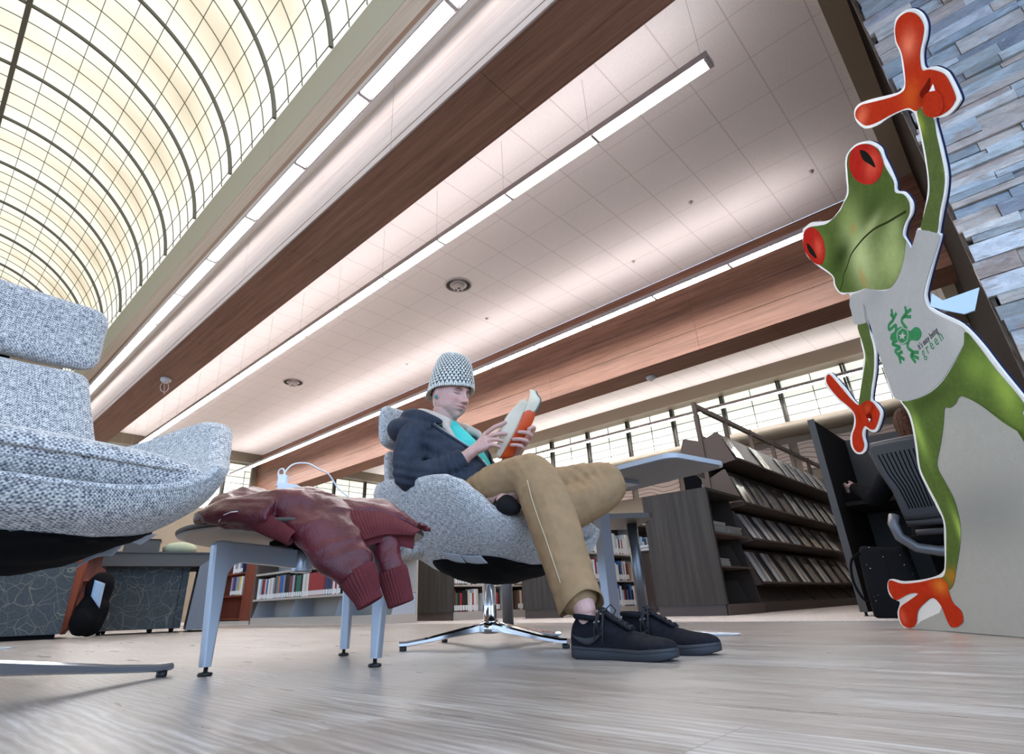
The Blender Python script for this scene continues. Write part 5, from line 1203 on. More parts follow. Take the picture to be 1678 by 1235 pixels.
m_shirt = printed('printed white t-shirt', (.50, .50, .48), [(.60, 1.38, .10, .05, (.33, .33, .32), .6), (.92, 1.42, .05, .08, (.34, .34, .33), .5), (.98, 1.05, .06, .14, (.58, .58, .56), .5), (.62, .95, .10, .06, (.40, .40, .39), .5)], .08)
m_logo = printed('printed green logo', (.045, .22, .085), [], .3, 60)
inlay('legs', m_frogleg, 'legs', .0010, fr); inlay('arm_up', m_frogarm, 'raised_arm', .0004, fr); inlay('arm_down', m_frogarm, 'lowered_arm', .0004, fr)
inlay('shirt', m_shirt, 'printed_shirt', .0008, fr); hdn = inlay('head', m_frog, 'head', .0012, fr)
for k, pk in (('eye_top', 'pupil_top'), ('eye_low', 'pupil_low')):
    e_ = inlay(k, m_eye, 'eye', .0022, fr); inlay(pk, m_ink, 'pupil', .0032, e_)
def ribbon(P_, w, m_, name, o, par, k=6):
    Q = smooth_poly(P_, False, k) if len(P_) > 2 else [tuple(q) for q in P_]; L, R_ = [], []
    for i, q in enumerate(Q):
        a = Q[max(i-1, 0)]; b = Q[min(i+1, len(Q)-1)]; dx, dy = b[0]-a[0], b[1]-a[1]; l_ = math.hypot(dx, dy) or 1; ww = w(i/(len(Q)-1)) if callable(w) else w
        L.append((q[0]-dy/l_*ww, q[1]+dx/l_*ww)); R_.append((q[0]+dy/l_*ww, q[1]-dx/l_*ww))
    mb = MB(); mb.grid([[fpt(a, o), fpt(b, o)] for a, b in zip(L, R_)], thick=.0005, smooth=False); return mb.build(name, m_, par)
m_mouth = mat('printed mouth line', (.03, .04, .012), .8, spec=0)
ribbon(FROG['mouth'], lambda f: .0045*(1-.5*f)+.001, m_mouth, 'mouth_line', .0026, hdn)
hu1 = inlay('hand_up', m_red, 'raised_hand', .0008, fr); m_deep = mat('printed deep red', (.16, .012, .006), .8, spec=0)
inlay('fist_gap', m_deep, 'fist_shade', .0022, hu1); inlay('fist_ball', m_red, 'curled_finger', .003, hu1); inlay('fist_white', m_board, 'fist_opening', .004, hu1, sm=False)
hd2 = inlay('hand_down', m_red, 'lowered_hand', .0010, fr)
inlay([(0.217, 0.956), (0.26, 0.936), (0.257, 0.911), (0.235, 0.899), (0.216, 0.927)], m_deep, 'fist_shade', .0022, hd2); inlay([(0.223, 0.995), (0.27, 0.992), (0.294, 0.967), (0.287, 0.95), (0.247, 0.94), (0.213, 0.943), (0.202, 0.97)], printed('printed curled finger', (.36, .022, .008), [(.25, .965, .03, .02, (.6, .10, .03), .6)], .25), 'curled_finger', .003, hd2); inlay([(0.226, 0.921), (0.247, 0.91), (0.23, 0.901)], m_board, 'fist_opening', .0035, hd2, sm=False)
inlay('foot', m_red, 'foot', .0012, fr)
inlay('sleeve_fold', mat('printed sleeve fold', (.22, .22, .21), .6), 'sleeve_fold', .0022, fr)
lg_ = inlay('logo_body', m_logo, 'shirt_logo', .0022, fr)
for s_ in FROG['logo_limbs']: ribbon([tuple(q) for q in s_], .0075, m_logo, 'logo_limb', .0023, lg_)
ribbon([tuple(q) for q in FROG['logo_ring']], .0022, m_shirt, 'logo_ring', .0036, lg_); inlay('star', m_shirt, 'logo_star', .0036, lg_, sm=False)
def text(body, p0, p1, z_size, m_, par, o, name, sx=1.0):
    """flat lettering on the board from point p0 toward p1"""
    cu = bpy.data.curves.new(name, 'FONT'); cu.body = body; cu.size = z_size; cu.space_character = 1.5 if body == 'green' else 1.0; cu.extrude = .0003
    ob = bpy.data.objects.new('tmp', cu); COL.objects.link(ob); dg = bpy.context.evaluated_depsgraph_get(); me = bpy.data.meshes.new_from_object(ob.evaluated_get(dg)); bpy.data.objects.remove(ob)
    w_ = max(v.co.x for v in me.vertices) or 1
    a = Vector(p0); b = Vector(p1); d = (b-a); L_ = d.length; d.normalize(); nrm = Vector((-d.y, d.x))
    for v in me.vertices:
        q = a + d*(v.co.x/w_*L_) + nrm*v.co.y; v.co = fpt((q.x, q.y), o + v.co.z) - POS[par.name]
    me.materials.append(m_); me.name = name; obj_ = bpy.data.objects.new(name, me); COL.objects.link(obj_); obj_.parent = par; POS[obj_.name] = POS[par.name].copy(); return obj_
text("It's easy being", (.752, 1.040), (.893, 1.052), .036, m_ink, lg_, .0024, 'lettering')
text("green", (.760, 1.002), (.905, 1.016), .060, m_logo, lg_, .0024, 'lettering')
# strut behind the standee
mb = MB(); mb.prism([fpt(q, -.02) for q in [(.62, .25), (.66, .25), (.66, 1.1), (.62, 1.1)]], 0, d=-FN*.02); mb.build('rear_strut', m_board, fr)
mb = MB(); mb.prism([Vector((2.54, 0.0357, 1.2089)), Vector((2.54, 0.0135, 1.1668)), Vector((2.54, -0.0976, 1.1739)), Vector((2.54, -0.0595, 1.0930)), Vector((2.54, -0.0278, 1.0906)), Vector((2.54, 0.0198, 1.1263)), Vector((2.54, 0.0556, 1.1581))][::-1], 0, d=(.010, 0, 0))
m_pale = mat('pale blue card', (.55, .68, .80), .5)
o = mb.build('display_wing', m_pale, fr); o['label'] = 'pale blue folded wing jutting out behind the cutout'

# ------------------------------------------------------------------ laptop tables with off-centre column
m_grey = mat('light grey laminate', (.42, .45, .50), .4); m_greyu = mat('grey board underside', (.17, .17, .18), .6); m_col = mat('brushed steel column', (.33, .36, .41), .35, .7)
def laptop_table(c, rot, label, prot=None):
    X = Vector((math.cos(rot), math.sin(rot), 0)); Y = Vector((-X.y, X.x, 0)); c = Vector((*c, 0))
    def Q(a, b, z): return c + X*a + Y*b + Vector((0, 0, z))
    t_ = thing('laptop_table', tuple(c), label, 'table')
    out = []
    for cx_, cy_, a0 in ((.62, .18, 0), (-.02, .21, 90), (-.02, -.21, 180), (.62, -.18, 270)):
        for k in range(7):
            a = math.radians(a0+15*k); out.append((cx_-.05*(1 if cx_ > 0 else -1)+.06*math.cos(a), cy_-.04*(1 if cy_ > 0 else -1)+.06*math.sin(a)))
    mb = MB(); mb.prism([Q(a, b, .700) for a, b in out], 0, d=(0, 0, .020)); mb.build('table_top', m_grey, t_)
    mb = MB(); mb.prism([Q(.22+(a-.22)*.97, b*.96, .697) for a, b in out], 0, d=(0, 0, .004)); mb.build('top_underside', m_greyu, t_)
    mb = MB(); mb.box((0, 0, 0), (0, 0, 0)); mb = MB(); mb.obox(Q(.10, 0, .688), (X, Y, UPV), (.13, .05, .010)); mb.build('bracket', m_col, t_)
    mb = MB(); mb.obox(Q(.0, 0, .35), (X, Y, UPV), (.024, .034, .345)); mb.build('column', m_col, t_)
    if prot is not None: X = Vector((math.cos(prot), math.sin(prot), 0)); Y = Vector((-X.y, X.x, 0))
    mb = MB(); secs = []
    for f, w_, z in ((-.04, .05, .014), (.0, .06, .03), (.12, .055, .026), (.35, .05, .016), (.46, .045, .010), (.48, .03, .008)):
        Q = lambda a, b, z: c + X*a*1.15 + Y*b + Vector((0, 0, z))
        secs.append([Q(f, w_, .002), Q(f, w_, z*.6), Q(f, w_*.6, z), Q(f, -w_*.6, z), Q(f, -w_, z*.6), Q(f, -w_, .002)])
    mb.loft(secs, smooth=False); mb.build('floor_plate', m_alu2, t_)
    return t_
laptop_table((2.47, 1.60), math.radians(-101), 'grey laptop table with flat floor plate, right behind the seated man’s knees', math.radians(-62))
laptop_table((.28, 5.30), math.radians(-43), 'laptop table mostly hidden behind the big lounge chair, its flat foot showing')
mb = MB(); mb.grid([[Vector((2.26+.022*j, 1.34+.030*i-.006*j, .7215+.0006*math.sin(i+j))) for j in range(8)] for i in range(6)], thick=.003); tag(mb.build('magazine', m_paper), 'white paper lying on the grey laptop table', 'paper', None)
# round-edged reading table behind the man
rt_ = thing('reading_table', tuple(TF(.62, 4.45, 0)), 'brown reading table on thick steel tube legs, behind the lounge chair', 'table')
m_tube2 = mat('dark brushed steel tube', (.16, .165, .18), .35, .8)
out = []
for cx_, cy_, a0 in ((1.10, 4.70, 0), (.0, 4.70, 90), (.0, 4.12, 180), (1.10, 4.12, 270)):
    for k in range(7): a = math.radians(a0+15*k); out.append((cx_+.05*math.cos(a), cy_+.05*math.sin(a)))
mb = MB(); mb.prism([TF(a, b, .70) for a, b in out], 0, d=(0, 0, .035)); mb.build('table_top', m_lam, rt_)
for s_, d_ in ((.075, 4.4), (1.06, 4.4)):
    mb = MB(); mb.lathe(TF(s_, d_, .02), [(.040, 0), (.040, .68)], 24); lg = mb.build('leg', m_tube2, rt_)
    mb = MB(); mb.lathe(TF(s_, d_, 0.003), [(.022, 0), (.022, .006), (.008, .008), (.008, .02)], 14); mb.build('glide', m_glide, lg)
tag(MB().box((4.06, 2.30, .7355), (4.24, 2.44, .765)).build('notebook', m_greywood), 'dark closed notebook on the end of the brown reading table', 'notebook')
# ------------------------------------------------------------------ library shelving
m_steel = mat('taupe painted shelf steel', (.125, .092, .075), .6, spec=.2); m_steeld = mat('dark brown shelf steel', (.055, .038, .030), .5); m_beige = mat('beige shelf steel', (.42, .38, .33), .5)
m_plasticd = mat('clear magazine cover', (.18, .15, .14), .12, spec=.7)
CO = {'red': (.35, .03, .03), 'dark red': (.16, .02, .02), 'white': (.72, .72, .70), 'blue': (.04, .12, .35), 'navy': (.02, .04, .12), 'green': (.03, .16, .08), 'black': (.015, .015, .017), 'grey': (.28, .29, .31), 'orange': (.65, .20, .04), 'cream': (.60, .53, .40), 'teal': (.04, .22, .22), 'purple': (.14, .05, .18), 'brown': (.14, .08, .05), 'pale blue': (.35, .48, .60), 'yellow': (.65, .50, .08)}
BM = {k: mat(k+' book cloth', v, .5) for k, v in CO.items()}
m_lbl = mat('white call number sticker', (.75, .75, .73), .6)
ORD = ['first', 'second', 'third', 'fourth', 'fifth', 'sixth', 'seventh', 'eighth', 'ninth', 'tenth', 'eleventh', 'twelfth', 'thirteenth', 'fourteenth', 'fifteenth', 'sixteenth', 'seventeenth', 'eighteenth', 'nineteenth', 'twentieth']
def ordn(i):
    if i < 20: return ORD[i]
    t_, u_ = divmod(i+1, 10); return ['', '', 'twent', 'thirt', 'fort', 'fift'][t_]+('ieth' if u_ == 0 else 'y-'+ORD[u_-1])
BPROTO = {}
def book(kind, p, ax, w_, h_, d_, label, group, sticker=True, lean=0):
    """one upright book: p = lower front corner, ax = direction along the shelf, depth goes to the left-hand normal"""
    key = (kind, round(w_, 3), round(h_, 2), round(d_, 2), tuple(round(q, 2) for q in ax))
    A = Vector((*ax, 0)); D = Vector((-A.y, A.x, 0))
    if key in BPROTO:
        return copy_thing(BPROTO[key], Vector(p), label)
    t_ = thing('book', tuple(p), label, 'book', group)
    P = Vector(p)
    mb = MB(); mb.obox(P+A*w_/2+D*d_/2+UPV*h_/2, (A, D, UPV), (w_/2-.001, d_/2, h_/2)); mb.build('cover', BM[kind], t_)
    mb = MB(); mb.obox(P+A*w_/2+D*(d_/2+.004)+UPV*(h_/2+.0006), (A, D, UPV), (w_/2-.004, d_/2-.003, h_/2)); mb.build('pages', m_page, t_)
    if sticker: mb = MB(); mb.obox(P+A*w_/2-D*.0006+UPV*.045, (A, D, UPV), (w_/2*.8, .0008, .03)); mb.build('call_number_sticker', m_lbl, t_)
    BPROTO[key] = t_
    return t_
def fill_books(p0, ax, length, zz, place, group, rs, wr=(.03, .05), hr=(.20, .28), kinds=None, gaps=.04, depth=.16, start=0, sticker=True):
    x = 0; i = start; A = Vector((*ax, 0)); kinds = kinds or ['white', 'black', 'grey', 'red', 'blue', 'cream', 'navy', 'dark red', 'green', 'white', 'brown']
    while x < length-.05:
        w_ = round(rs.choice(np.linspace(wr[0], wr[1], 4)), 3); k = rs.choice(kinds); h_ = round(rs.choice(np.linspace(hr[0], hr[1], 4)), 2)
        q = Vector(p0) + A*x + Vector((0, 0, zz)); book(k, q, ax, w_, h_, depth, '%s book, %s from left, %s' % (k, ordn(i), place), group, sticker)
        x += w_+.001; i += 1
        if rs.random() < gaps: x += .12
# --- first range: low end bay plus tall magazine display
def range_frame(name, X0, Y0, Y1, label, H=1.2, plinth=.10):
    t_ = thing(name, (X0, Y0, 0), label, 'bookshelf')
    mb = MB(); mb.box((X0, Y0, plinth), (X0+.04, Y1, H)); mb.build('end_panel', m_greywood, t_)
    mb = MB(); mb.box((X0+.01, Y0+.02, .0), (X0+.05, Y1-.02, plinth)); mb.build('end_plinth', m_steeld, t_)
    return t_
YF, YB, YC = 2.35, 3.08, 2.715
r1 = range_frame('low_bookcase', 5.60, YF, YB, 'low dark bookcase bay with newspapers, grey-stained end panel facing the camera')
mb = MB(); mb.box((5.64, YF, 1.17), (6.56, YB, 1.20)); mb.build('top_board', m_greywood, r1)
mb = MB(); mb.box((5.64, YF, 0), (6.56, YB, .10)); mb.build('base', m_steel, r1)
mb = MB(); mb.box((5.64, YC-.01, .10), (6.56, YC+.01, 1.17)); mb.build('centre_partition', m_steeld, r1)
mb = MB(); mb.prism([Vector((6.54, YF, 0)), Vector((6.54, YB, 0)), Vector((6.54, YB, 1.17)), Vector((6.54, YF+.16, 1.17)), Vector((6.54, YF+.1, .5))], 0, d=(.02, 0, 0)); mb.build('side_panel', m_steeld, r1)
for z in (.45, .77):
    mb = MB(); mb.box((5.645, YF+.02, z-.018), (6.535, YC-.012, z)); s_ = mb.build('shelf', m_steel, r1)
for z in (.10, .45):
    mb = MB(); mb.prism([Vector((6.30, YF+.06, z)), Vector((6.30, YF+.30, z)), Vector((6.30, YF+.30, z+.22)), Vector((6.30, YF+.14, z+.22))], 0, d=(-.005, 0, 0)); mb.build('bookend', m_steeld, r1)
m_news = mat('newsprint', (.34, .32, .30), .8)
def stack(x, y, z, n, w_, d_, where, rs):
    for k in range(n):
        a = rs.uniform(-.04, .04); c_ = Vector((x+rs.uniform(-.008, .008), y+rs.uniform(-.008, .008), z+.006+.012*k))
        mb = MB(); mb.obox(c_, ((math.cos(a), math.sin(a), 0), (-math.sin(a), math.cos(a), 0), (0, 0, 1)), (w_/2, d_/2, .0055))
        tag(mb.build('newspaper', m_news), 'newspaper, %s from bottom, %s' % (ORD[k], where), 'newspaper', 'newspapers in the low bay')
rs = random.Random(11)
stack(5.86, YF+.16, .77, 9, .30, .24, 'left pile on upper shelf of low dark bookcase', rs); stack(6.26, YF+.16, .77, 7, .36, .24, 'right pile on upper shelf of low dark bookcase', rs); stack(5.85, YF+.15, .45, 6, .26, .2, 'pile on lower shelf of low dark bookcase', rs)
tb_ = thing('black_box', (5.95, 2.62, 1.2), 'black box with a white sticker on top of the low dark bookcase', 'box')
mb = MB(); mb.obox((5.95, 2.62, 1.29), ((.97, .25, 0), (-.25, .97, 0), (0, 0, 1)), (.14, .07, .09)); mb.build('box_body', m_black, tb_)
mb = MB(); mb.obox((5.99, 2.54, 1.27), ((.97, .25, 0), (-.25, .97, 0), (0, 0, 1)), (.02, .003, .03)); mb.build('sticker', m_paper, tb_)
X1, NB, BW = 6.60, 6, .915
r2 = thing('magazine_rack', (X1, YC, 0), 'long tall taupe magazine display rack with slanted shelves and open top rail', 'bookshelf')
for k in range(NB+1):
    x = X1+BW*k; mb = MB(); mb.box((x-.02, YC-.025, 0), (x+.02, YC+.025, 2.45)); mb.build('upright', m_steel, r2)
mb = MB(); mb.box((X1, YC-.022, 2.37), (X1+BW*NB, YC+.022, 2.43)); mb.build('top_rail', m_steel, r2)
mb = MB(); mb.box((X1, YF+.02, .0), (X1+BW*NB, YB-.02, .10)); mb.build('base', m_steeld, r2)
mb = MB(); mb.box((X1+.02, YC-.008, .10), (X1+BW*NB, YC+.008, 2.02)); mb.build('back_sheet', m_steeld, r2)
LIPS = [(.29, .37), (.74, .33), (1.13, .42), (1.65, .36)]
for z, hh in LIPS:
    for sg, yf in ((1, YF), (-1, YB)):
        dy = .17*sg
        mb = MB(); mb.prism([Vector((X1, yf, z)), Vector((X1, yf+dy, z+hh)), Vector((X1, yf+dy+.01*sg, z+hh)), Vector((X1, yf+.012*sg, z-.01))][::sg], 0, d=(BW*NB, 0, 0)); sb = mb.build('slanted_board', m_steeld, r2)
        mb = MB(); mb.box((X1, min(yf-.022*sg, yf), z-.012), (X1+BW*NB, max(yf-.022*sg, yf), z-.006)); mb.box((X1, min(yf-.022*sg, yf-.018*sg), z-.012), (X1+BW*NB, max(yf-.022*sg, yf-.018*sg), z+.018)); mb.build('shelf_lip', m_steel, sb)
        mb = MB(); mb.prism([Vector((X1, yf, z-.01)), Vector((X1, YC, z-.06)), Vector((X1, YC, z-.045)), Vector((X1, yf, z+.005))][::sg], 0, d=(BW*NB, 0, 0)); mb.build('shelf_underside', m_steeld, sb)
    # pressed end bracket of every tray
    mb = MB(); mb.prism([Vector((X1-.004, YF, z-.012)), Vector((X1-.004, YC, z-.06)), Vector((X1-.004, YC, z+hh*.8)), Vector((X1-.004, YF+.17, z+hh)), Vector((X1-.004, YF+.14, z+hh))], 0, d=(.004, 0, 0)); mb.build('end_bracket', m_steel, r2)
    mb = MB(); mb.prism([Vector((X1-.004, YB, z-.012)), Vector((X1-.004, YC, z-.06)), Vector((X1-.004, YC, z+hh*.8)), Vector((X1-.004, YB-.17, z+hh)), Vector((X1-.004, YB-.14, z+hh))][::-1], 0, d=(.004, 0, 0)); mb.build('end_bracket', m_steel, r2)
for k in range(NB):
    for u in (.15, .55): mb = MB(); 
    mb = MB(); mb.prism([Vector((X1+BW*k+.02, YF+.03, .10)), Vector((X1+BW*k+.02, YF+.16, .10)), Vector((X1+BW*k+.02, YF+.16, .27))], 0, d=(.9*BW, 0, 0)); mb.build('kick_board', m_steeld, r2)
# magazines standing on the slanted boards
MC = [('grey', (.22, .21, .20)), ('white', (.85, .87, .90)), ('brown', (.10, .06, .05)), ('dark', (.03, .025, .028)), ('pale blue', (.45, .52, .60)), ('cream', (.50, .44, .36)), ('silver', (.72, .75, .80))]  # white and silver kept bright to imitate glare on the covers
MM = {}
for nm, cc in MC:
    m = mat(nm+' magazine cover', cc, .12, spec=.8, coat=.5); t = NT(m); c = t.coord('Object')
    w_ = t.n('ShaderNodeTexWave', _bands_direction='X', Vector=t.mapp(c, (1, 1, .35), rot=(.2, .1, .3)), Scale=1.7, Distortion=2.5, Detail=1.0)
    t.color(t.ramp(t.math('GREATER_THAN', w_, .55), [(.45, tuple(q*.5 for q in cc)), (.55, tuple(min(.85, q*1.25) for q in cc))])); MM[nm] = m
MP = {}
rs = random.Random(3)
NAMES = ['lowest', 'second-lowest', 'second-highest', 'highest']
for r_, (z, hh) in enumerate(LIPS):
    n_ = 0
    for k in range(NB):
        for j in range(2):
            x = X1+BW*k+.04+j*.4575; sl = Vector((0, .17, hh)).normalized(); nm = rs.choice(('white', 'silver', 'white', 'white', 'pale blue', 'silver', 'cream', 'grey', 'dark')) if r_ < 2 or k > 1 else rs.choice(('grey', 'brown', 'dark', 'cream', 'grey'))  # paler covers picked low and far, glare put into their colour
            if rs.random() < .06: continue
            H_ = min(.36, hh*.99); nv = Vector((0, -hh, .17)).normalized(); c_ = Vector((x+.13, YF, z+.002))+nv*.012
            lab = '%s magazine, %s from the near end on the %s slanted shelf' % (nm, ordn(n_), NAMES[r_]); n_ += 1
            key = (nm, r_)
            if key in MP: copy_thing(MP[key], c_, lab); continue
            t_ = thing('magazine', tuple(c_), lab, 'magazine', 'magazines on the tall display rack')
            mb = MB(); mb.obox(c_+sl*H_/2+nv*.002, ((1, 0, 0), sl, nv), (.125, H_/2, .003)); mb.build('cover', MM[nm], t_)
            mb = MB(); mb.obox(c_+sl*H_/2-nv*.001, ((1, 0, 0), sl, nv), (.122, H_/2-.004, .003)); mb.build('pages', m_paper, t_)
            MP[key] = t_
# --- ranges of books behind
def book_range(X0, Y0, Y1, L_, H, zs, label, place, rs, kinds=None, vis=99, ends=True):
    t_ = range_frame('low_bookcase', X0, Y0, Y1, label, H)
    mb = MB(); mb.box((X0+.04, Y0, 0), (X0+L_, Y1, .10)); mb.build('base', m_beige, t_)
    mb = MB(); mb.box((X0+.04, (Y0+Y1)/2-.01, .10), (X0+L_, (Y0+Y1)/2+.01, H-.02)); mb.build('centre_partition', m_steeld, t_)
    mb = MB(); mb.box((X0+.04, Y0, H-.03), (X0+L_, Y1, H)); mb.build('top_board', m_greywood, t_)
    for z in zs[1:]:
        mb = MB(); mb.box((X0+.04, Y0+.01, z-.02), (X0+L_, (Y0+Y1)/2-.01, z)); mb.build('shelf', m_beige, t_)
    x = X0+.95
    while x < X0+L_+.01:
        mb = MB(); mb.box((x-.012, Y0+.015, .10), (x+.012, (Y0+Y1)/2-.01, H-.03)); mb.build('divider', m_beige, t_); x += .95
    for i, z in enumerate(zs):
        x = X0+.05
        b = 0
        while x < X0+min(vis, L_)-.06:
            x2 = min(x+.90, X0+min(vis, L_)); fill_books((x, Y0+.03, 0), (1, 0), x2-x, z+.001, '%s shelf up, %s bay, %s' % (ORD[i], ORD[b], place), 'books in the low ranges', rs, kinds=kinds, wr=(.030, .048), hr=(.20, .27), start=0)
            x = x2+.05; b += 1
rs = random.Random(21)
book_range(5.60, 4.30, 4.90, 4.6, 1.2, [.10, .42, .76], 'low bookcase of grey and white books, dark end panel, seen past the man’s ankle', 'low bookcase past the ankle', rs, ['white', 'grey', 'black', 'white', 'pale blue', 'cream', 'red', 'blue'], vis=2.4)
book_range(5.05, 5.60, 6.75, 3.6, 1.2, [.10, .42, .76], 'wide low bookcase, its dark end panel showing between jacket cuff and chair column', 'wide bookcase behind chair column', rs, ['red', 'black', 'white', 'green', 'dark red', 'cream', 'brown'], vis=2.0)
nb = thing('newspaper_stand', (7.35, 3.98, 0), 'brown low cabinet with papers on top, behind the laptop table column', 'cabinet')
mb = MB(); mb.box((7.35, 3.92, .03), (7.75, 4.22, .78)); mb.build('cabinet_body', m_steeld, nb); mb = MB(); mb.box((7.33, 3.90, .78), (7.77, 4.24, .80)); mb.build('cabinet_top', m_steeld, nb)
rs2 = random.Random(4)
for k in range(8):
    a = rs2.uniform(-.15, .15); mb = MB(); mb.obox((7.55+rs2.uniform(-.03, .03), 4.07, .806+.010*k), ((math.cos(a), math.sin(a), 0), (-math.sin(a), math.cos(a), 0), (0, 0, 1)), (.17, .12, .0045)); tag(mb.build('newspaper', m_paper), 'white paper, %s from bottom of the pile on the brown cabinet' % ORD[k], 'newspaper', 'papers on the brown cabinet')
# --- beige bookcase at the left, facing the seats
lb = thing('beige_bookcase', (4.22, 7.8, 0), 'beige steel bookcase with coloured books, seen under the side table', 'bookshelf')
LX, LY0, LY1 = 4.22, 5.75, 9.46
mb = MB(); mb.box((LX, LY0, 0), (LX+.40, LY1, .10)); mb.build('base', m_beige, lb)
mb = MB(); mb.box((LX+.38, LY0, .10), (LX+.40, LY1, 1.1)); mb.build('back_panel', m_beige, lb)
for z in (.36, .74, 1.08): mb = MB(); mb.box((LX+.01, LY0, z-.018), (LX+.38, LY1, z)); mb.box((LX, LY0, z-.022), (LX+.012, LY1, z+.006)); mb.build('shelf', m_beige, lb)
for y in (LY1-.01, 8.22, 6.98, LY0+.01):
    mb = MB(); mb.prism([Vector((LX+.02, y, .10)), Vector((LX+.38, y, .10)), Vector((LX+.38, y, .335)), Vector((LX+.09, y, .335))], 0, d=(0, .006, 0)); mb.build('divider', m_grey, lb)
mb = MB(); mb.box((LX-.005, LY1, 0), (LX+.40, LY1+.03, 1.1)); mb.build('end_panel', m_steel, lb)
# books in the photo's order, left to right
seq = [('white', .07, .31), ('pale blue', .05, .30), ('dark red', .045, .29), ('red', .04, .29), ('cream', .04, .30), ('blue', .045, .29), ('white', .05, .30), ('cream', .05, .31), ('white', .04, .31), ('grey', .05, .30), ('dark red', .03, .33), ('teal', .05, .33), ('orange', .045, .32), ('blue', .05, .33), ('blue', .05, .33), ('grey', .04, .33), ('black', .06, .33), ('black', .06, .33), ('brown', .04, .30), ('red', .04, .31), ('pale blue', .045, .31), ('black', .05, .32), ('green', .05, .30), ('green', .05, .30), ('black', .05, .31), ('white', .05, .31), ('cream', .05, .31), ('white', .04, .31)] + [('red', .042, .31)]*8 + [('dark red', .05, .31), ('navy', .06, .28), ('navy', .05, .27), ('dark red', .04, .27), ('white', .045, .28), ('red', .04, .27), ('white', .045, .28), ('black', .04, .28)]
y = LY1-.06; cnt_ = {}
for i, (k, w_, h_) in enumerate(seq):
    cnt_[k] = cnt_.get(k, 0)+1
    book(k, (LX+.03, y, .361), (0, -1), w_*1.18, h_, .22, '%s book, %s from left on the beige bookcase seen under the side table' % (k, ordn(i)), 'books on the beige bookcase', True); y -= w_*1.18+.002
# --- red-brown wooden bookcase further left
rb = thing('wooden_bookcase', (4.25, 10.5, 0), 'reddish wooden bookcase with few books left of the beige one', 'bookshelf')
mb = MB(); mb.box((4.25, 9.55, .06), (4.62, 9.95, 1.3)); mb.build('side_panel', m_redwood, rb)
mb = MB(); mb.box((4.25, 11.6, .06), (4.62, 11.66, 1.3)); mb.build('side_panel', m_redwood, rb)
mb = MB(); mb.box((4.58, 9.95, .06), (4.62, 11.6, 1.3)); mb.build('back_panel', m_redwood, rb)
for z in (.10, .46, .82, 1.28): mb = MB(); mb.box((4.27, 9.95, z-.02), (4.58, 11.6, z)); mb.build('shelf', m_redwood, rb)
mb = MB(); mb.box((4.24, 9.55, 0), (4.62, 11.66, .06)); mb.build('plinth', m_beige, rb)
rs = random.Random(8)
for z, nm in ((.46, 'middle'), (.82, 'upper')):
    y = 10.55
    for i in range(7 if z < .8 else 6):
        k = rs.choice(['white', 'grey', 'purple', 'navy', 'white', 'yellow']); book(k, (4.28, y, z+.001), (0, -1), .065, .30, .2, '%s book, %s from left on the %s shelf of the reddish wooden bookcase' % (k, ORD[i], nm), 'books in the wooden bookcase', True); y -= .068

wl = thing('dark_filler_bookcase', (2.2, 12.2, 0), 'added long reddish bookcase, dark filler for the shadowed distance behind the grey panel desk', 'bookshelf')  # bookcase added as dark filler where the background lies in shadow
mb = MB(); mb.box((-.6, 12.5, 0), (4.0, 12.54, 1.25)); mb.build('back_panel', m_redwood, wl)
for z in (.06, .42, .80, 1.25): mb = MB(); mb.box((-.6, 12.1, z-.03), (4.0, 12.5, z)); mb.build('shelf', m_redwood, wl)
for x in (-.6, .32, 1.24, 2.16, 3.08, 3.97): mb = MB(); mb.box((x, 12.1, 0), (x+.03, 12.5, 1.22)); mb.build('upright', m_redwood, wl)
# ------------------------------------------------------------------ study carrel, mesh chair, second reader, bag
m_carrel = mat('grey carrel panel', (.095, .092, .09), .8, spec=.1); m_carreld = mat('dark carrel laminate', (.040, .033, .029), .8, spec=.08)
ca_ = thing('study_carrel', (5.5, .6, 0), 'dark grey study carrel with tall side partition beside the magazine rack', 'study carrel')
mb = MB(); mb.box((5.0, 1.09, .03), (5.95, 1.13, 1.47)); mb.build('side_partition', m_carreld, ca_)
mb = MB(); mb.box((4.985, 1.085, .03), (5.0, 1.135, 1.48)); mb.build('edge_strip', m_carrel, ca_)
mb = MB(); mb.box((5.95, -.1, .03), (5.99, 1.13, 1.47)); mb.build('back_partition', m_carrel, ca_)
mb = MB(); mb.box((5.25, -.1, .80), (5.95, 1.09, .83)); mb.build('desk_top', m_carreld, ca_)
for x, y in ((5.03, 1.11), (5.9, 1.11)): mb = MB(); mb.lathe((x, y, 0), [(.015, .0), (.018, .004), (.01, .008), (.01, .03)], 12); mb.build('glide', m_glide, ca_)
mb = MB(); mb.box((5.95, -.1, 0), (5.99, -.06, .04)); mb.box((5.3, -.1, .0), (5.34, -.06, .80)); mb.build('desk_leg', m_carreld, ca_)
m_mesh = mat('charcoal chair plastic', (.040, .041, .044), .45, spec=.3); m_meshd = mat('dark chair slots', (.004, .004, .004), .9, spec=0); m_meshr = mat('grey chair frame', (.13, .133, .14), .35, .3)
oc = thing('office_chair', (4.72, .40, 0), 'charcoal slatted-back swivel chair at the carrel, partly behind the frog cutout', 'office chair')
OCT = .022
def ocb(y, z, o=0):    # curved back surface facing the camera (-X side)
    zz = (z-.58)/.50; return Vector((4.40 + .10*zz**2 - .10*zz + .42*(y-.42)**2*1.2 - o, y, z))
mb = MB(); rows = []
for i in range(17):
    z = .57+.50*i/16; hw = lerp([(0, .19), (.3, .20), (.7, .25), (1, .28)], i/16)
    rows.append([ocb(.42+hw*(j/10-1), z) for j in range(21)])
mb.grid(rows, thick=OCT); bk_ = mb.build('backrest', m_mesh, oc)
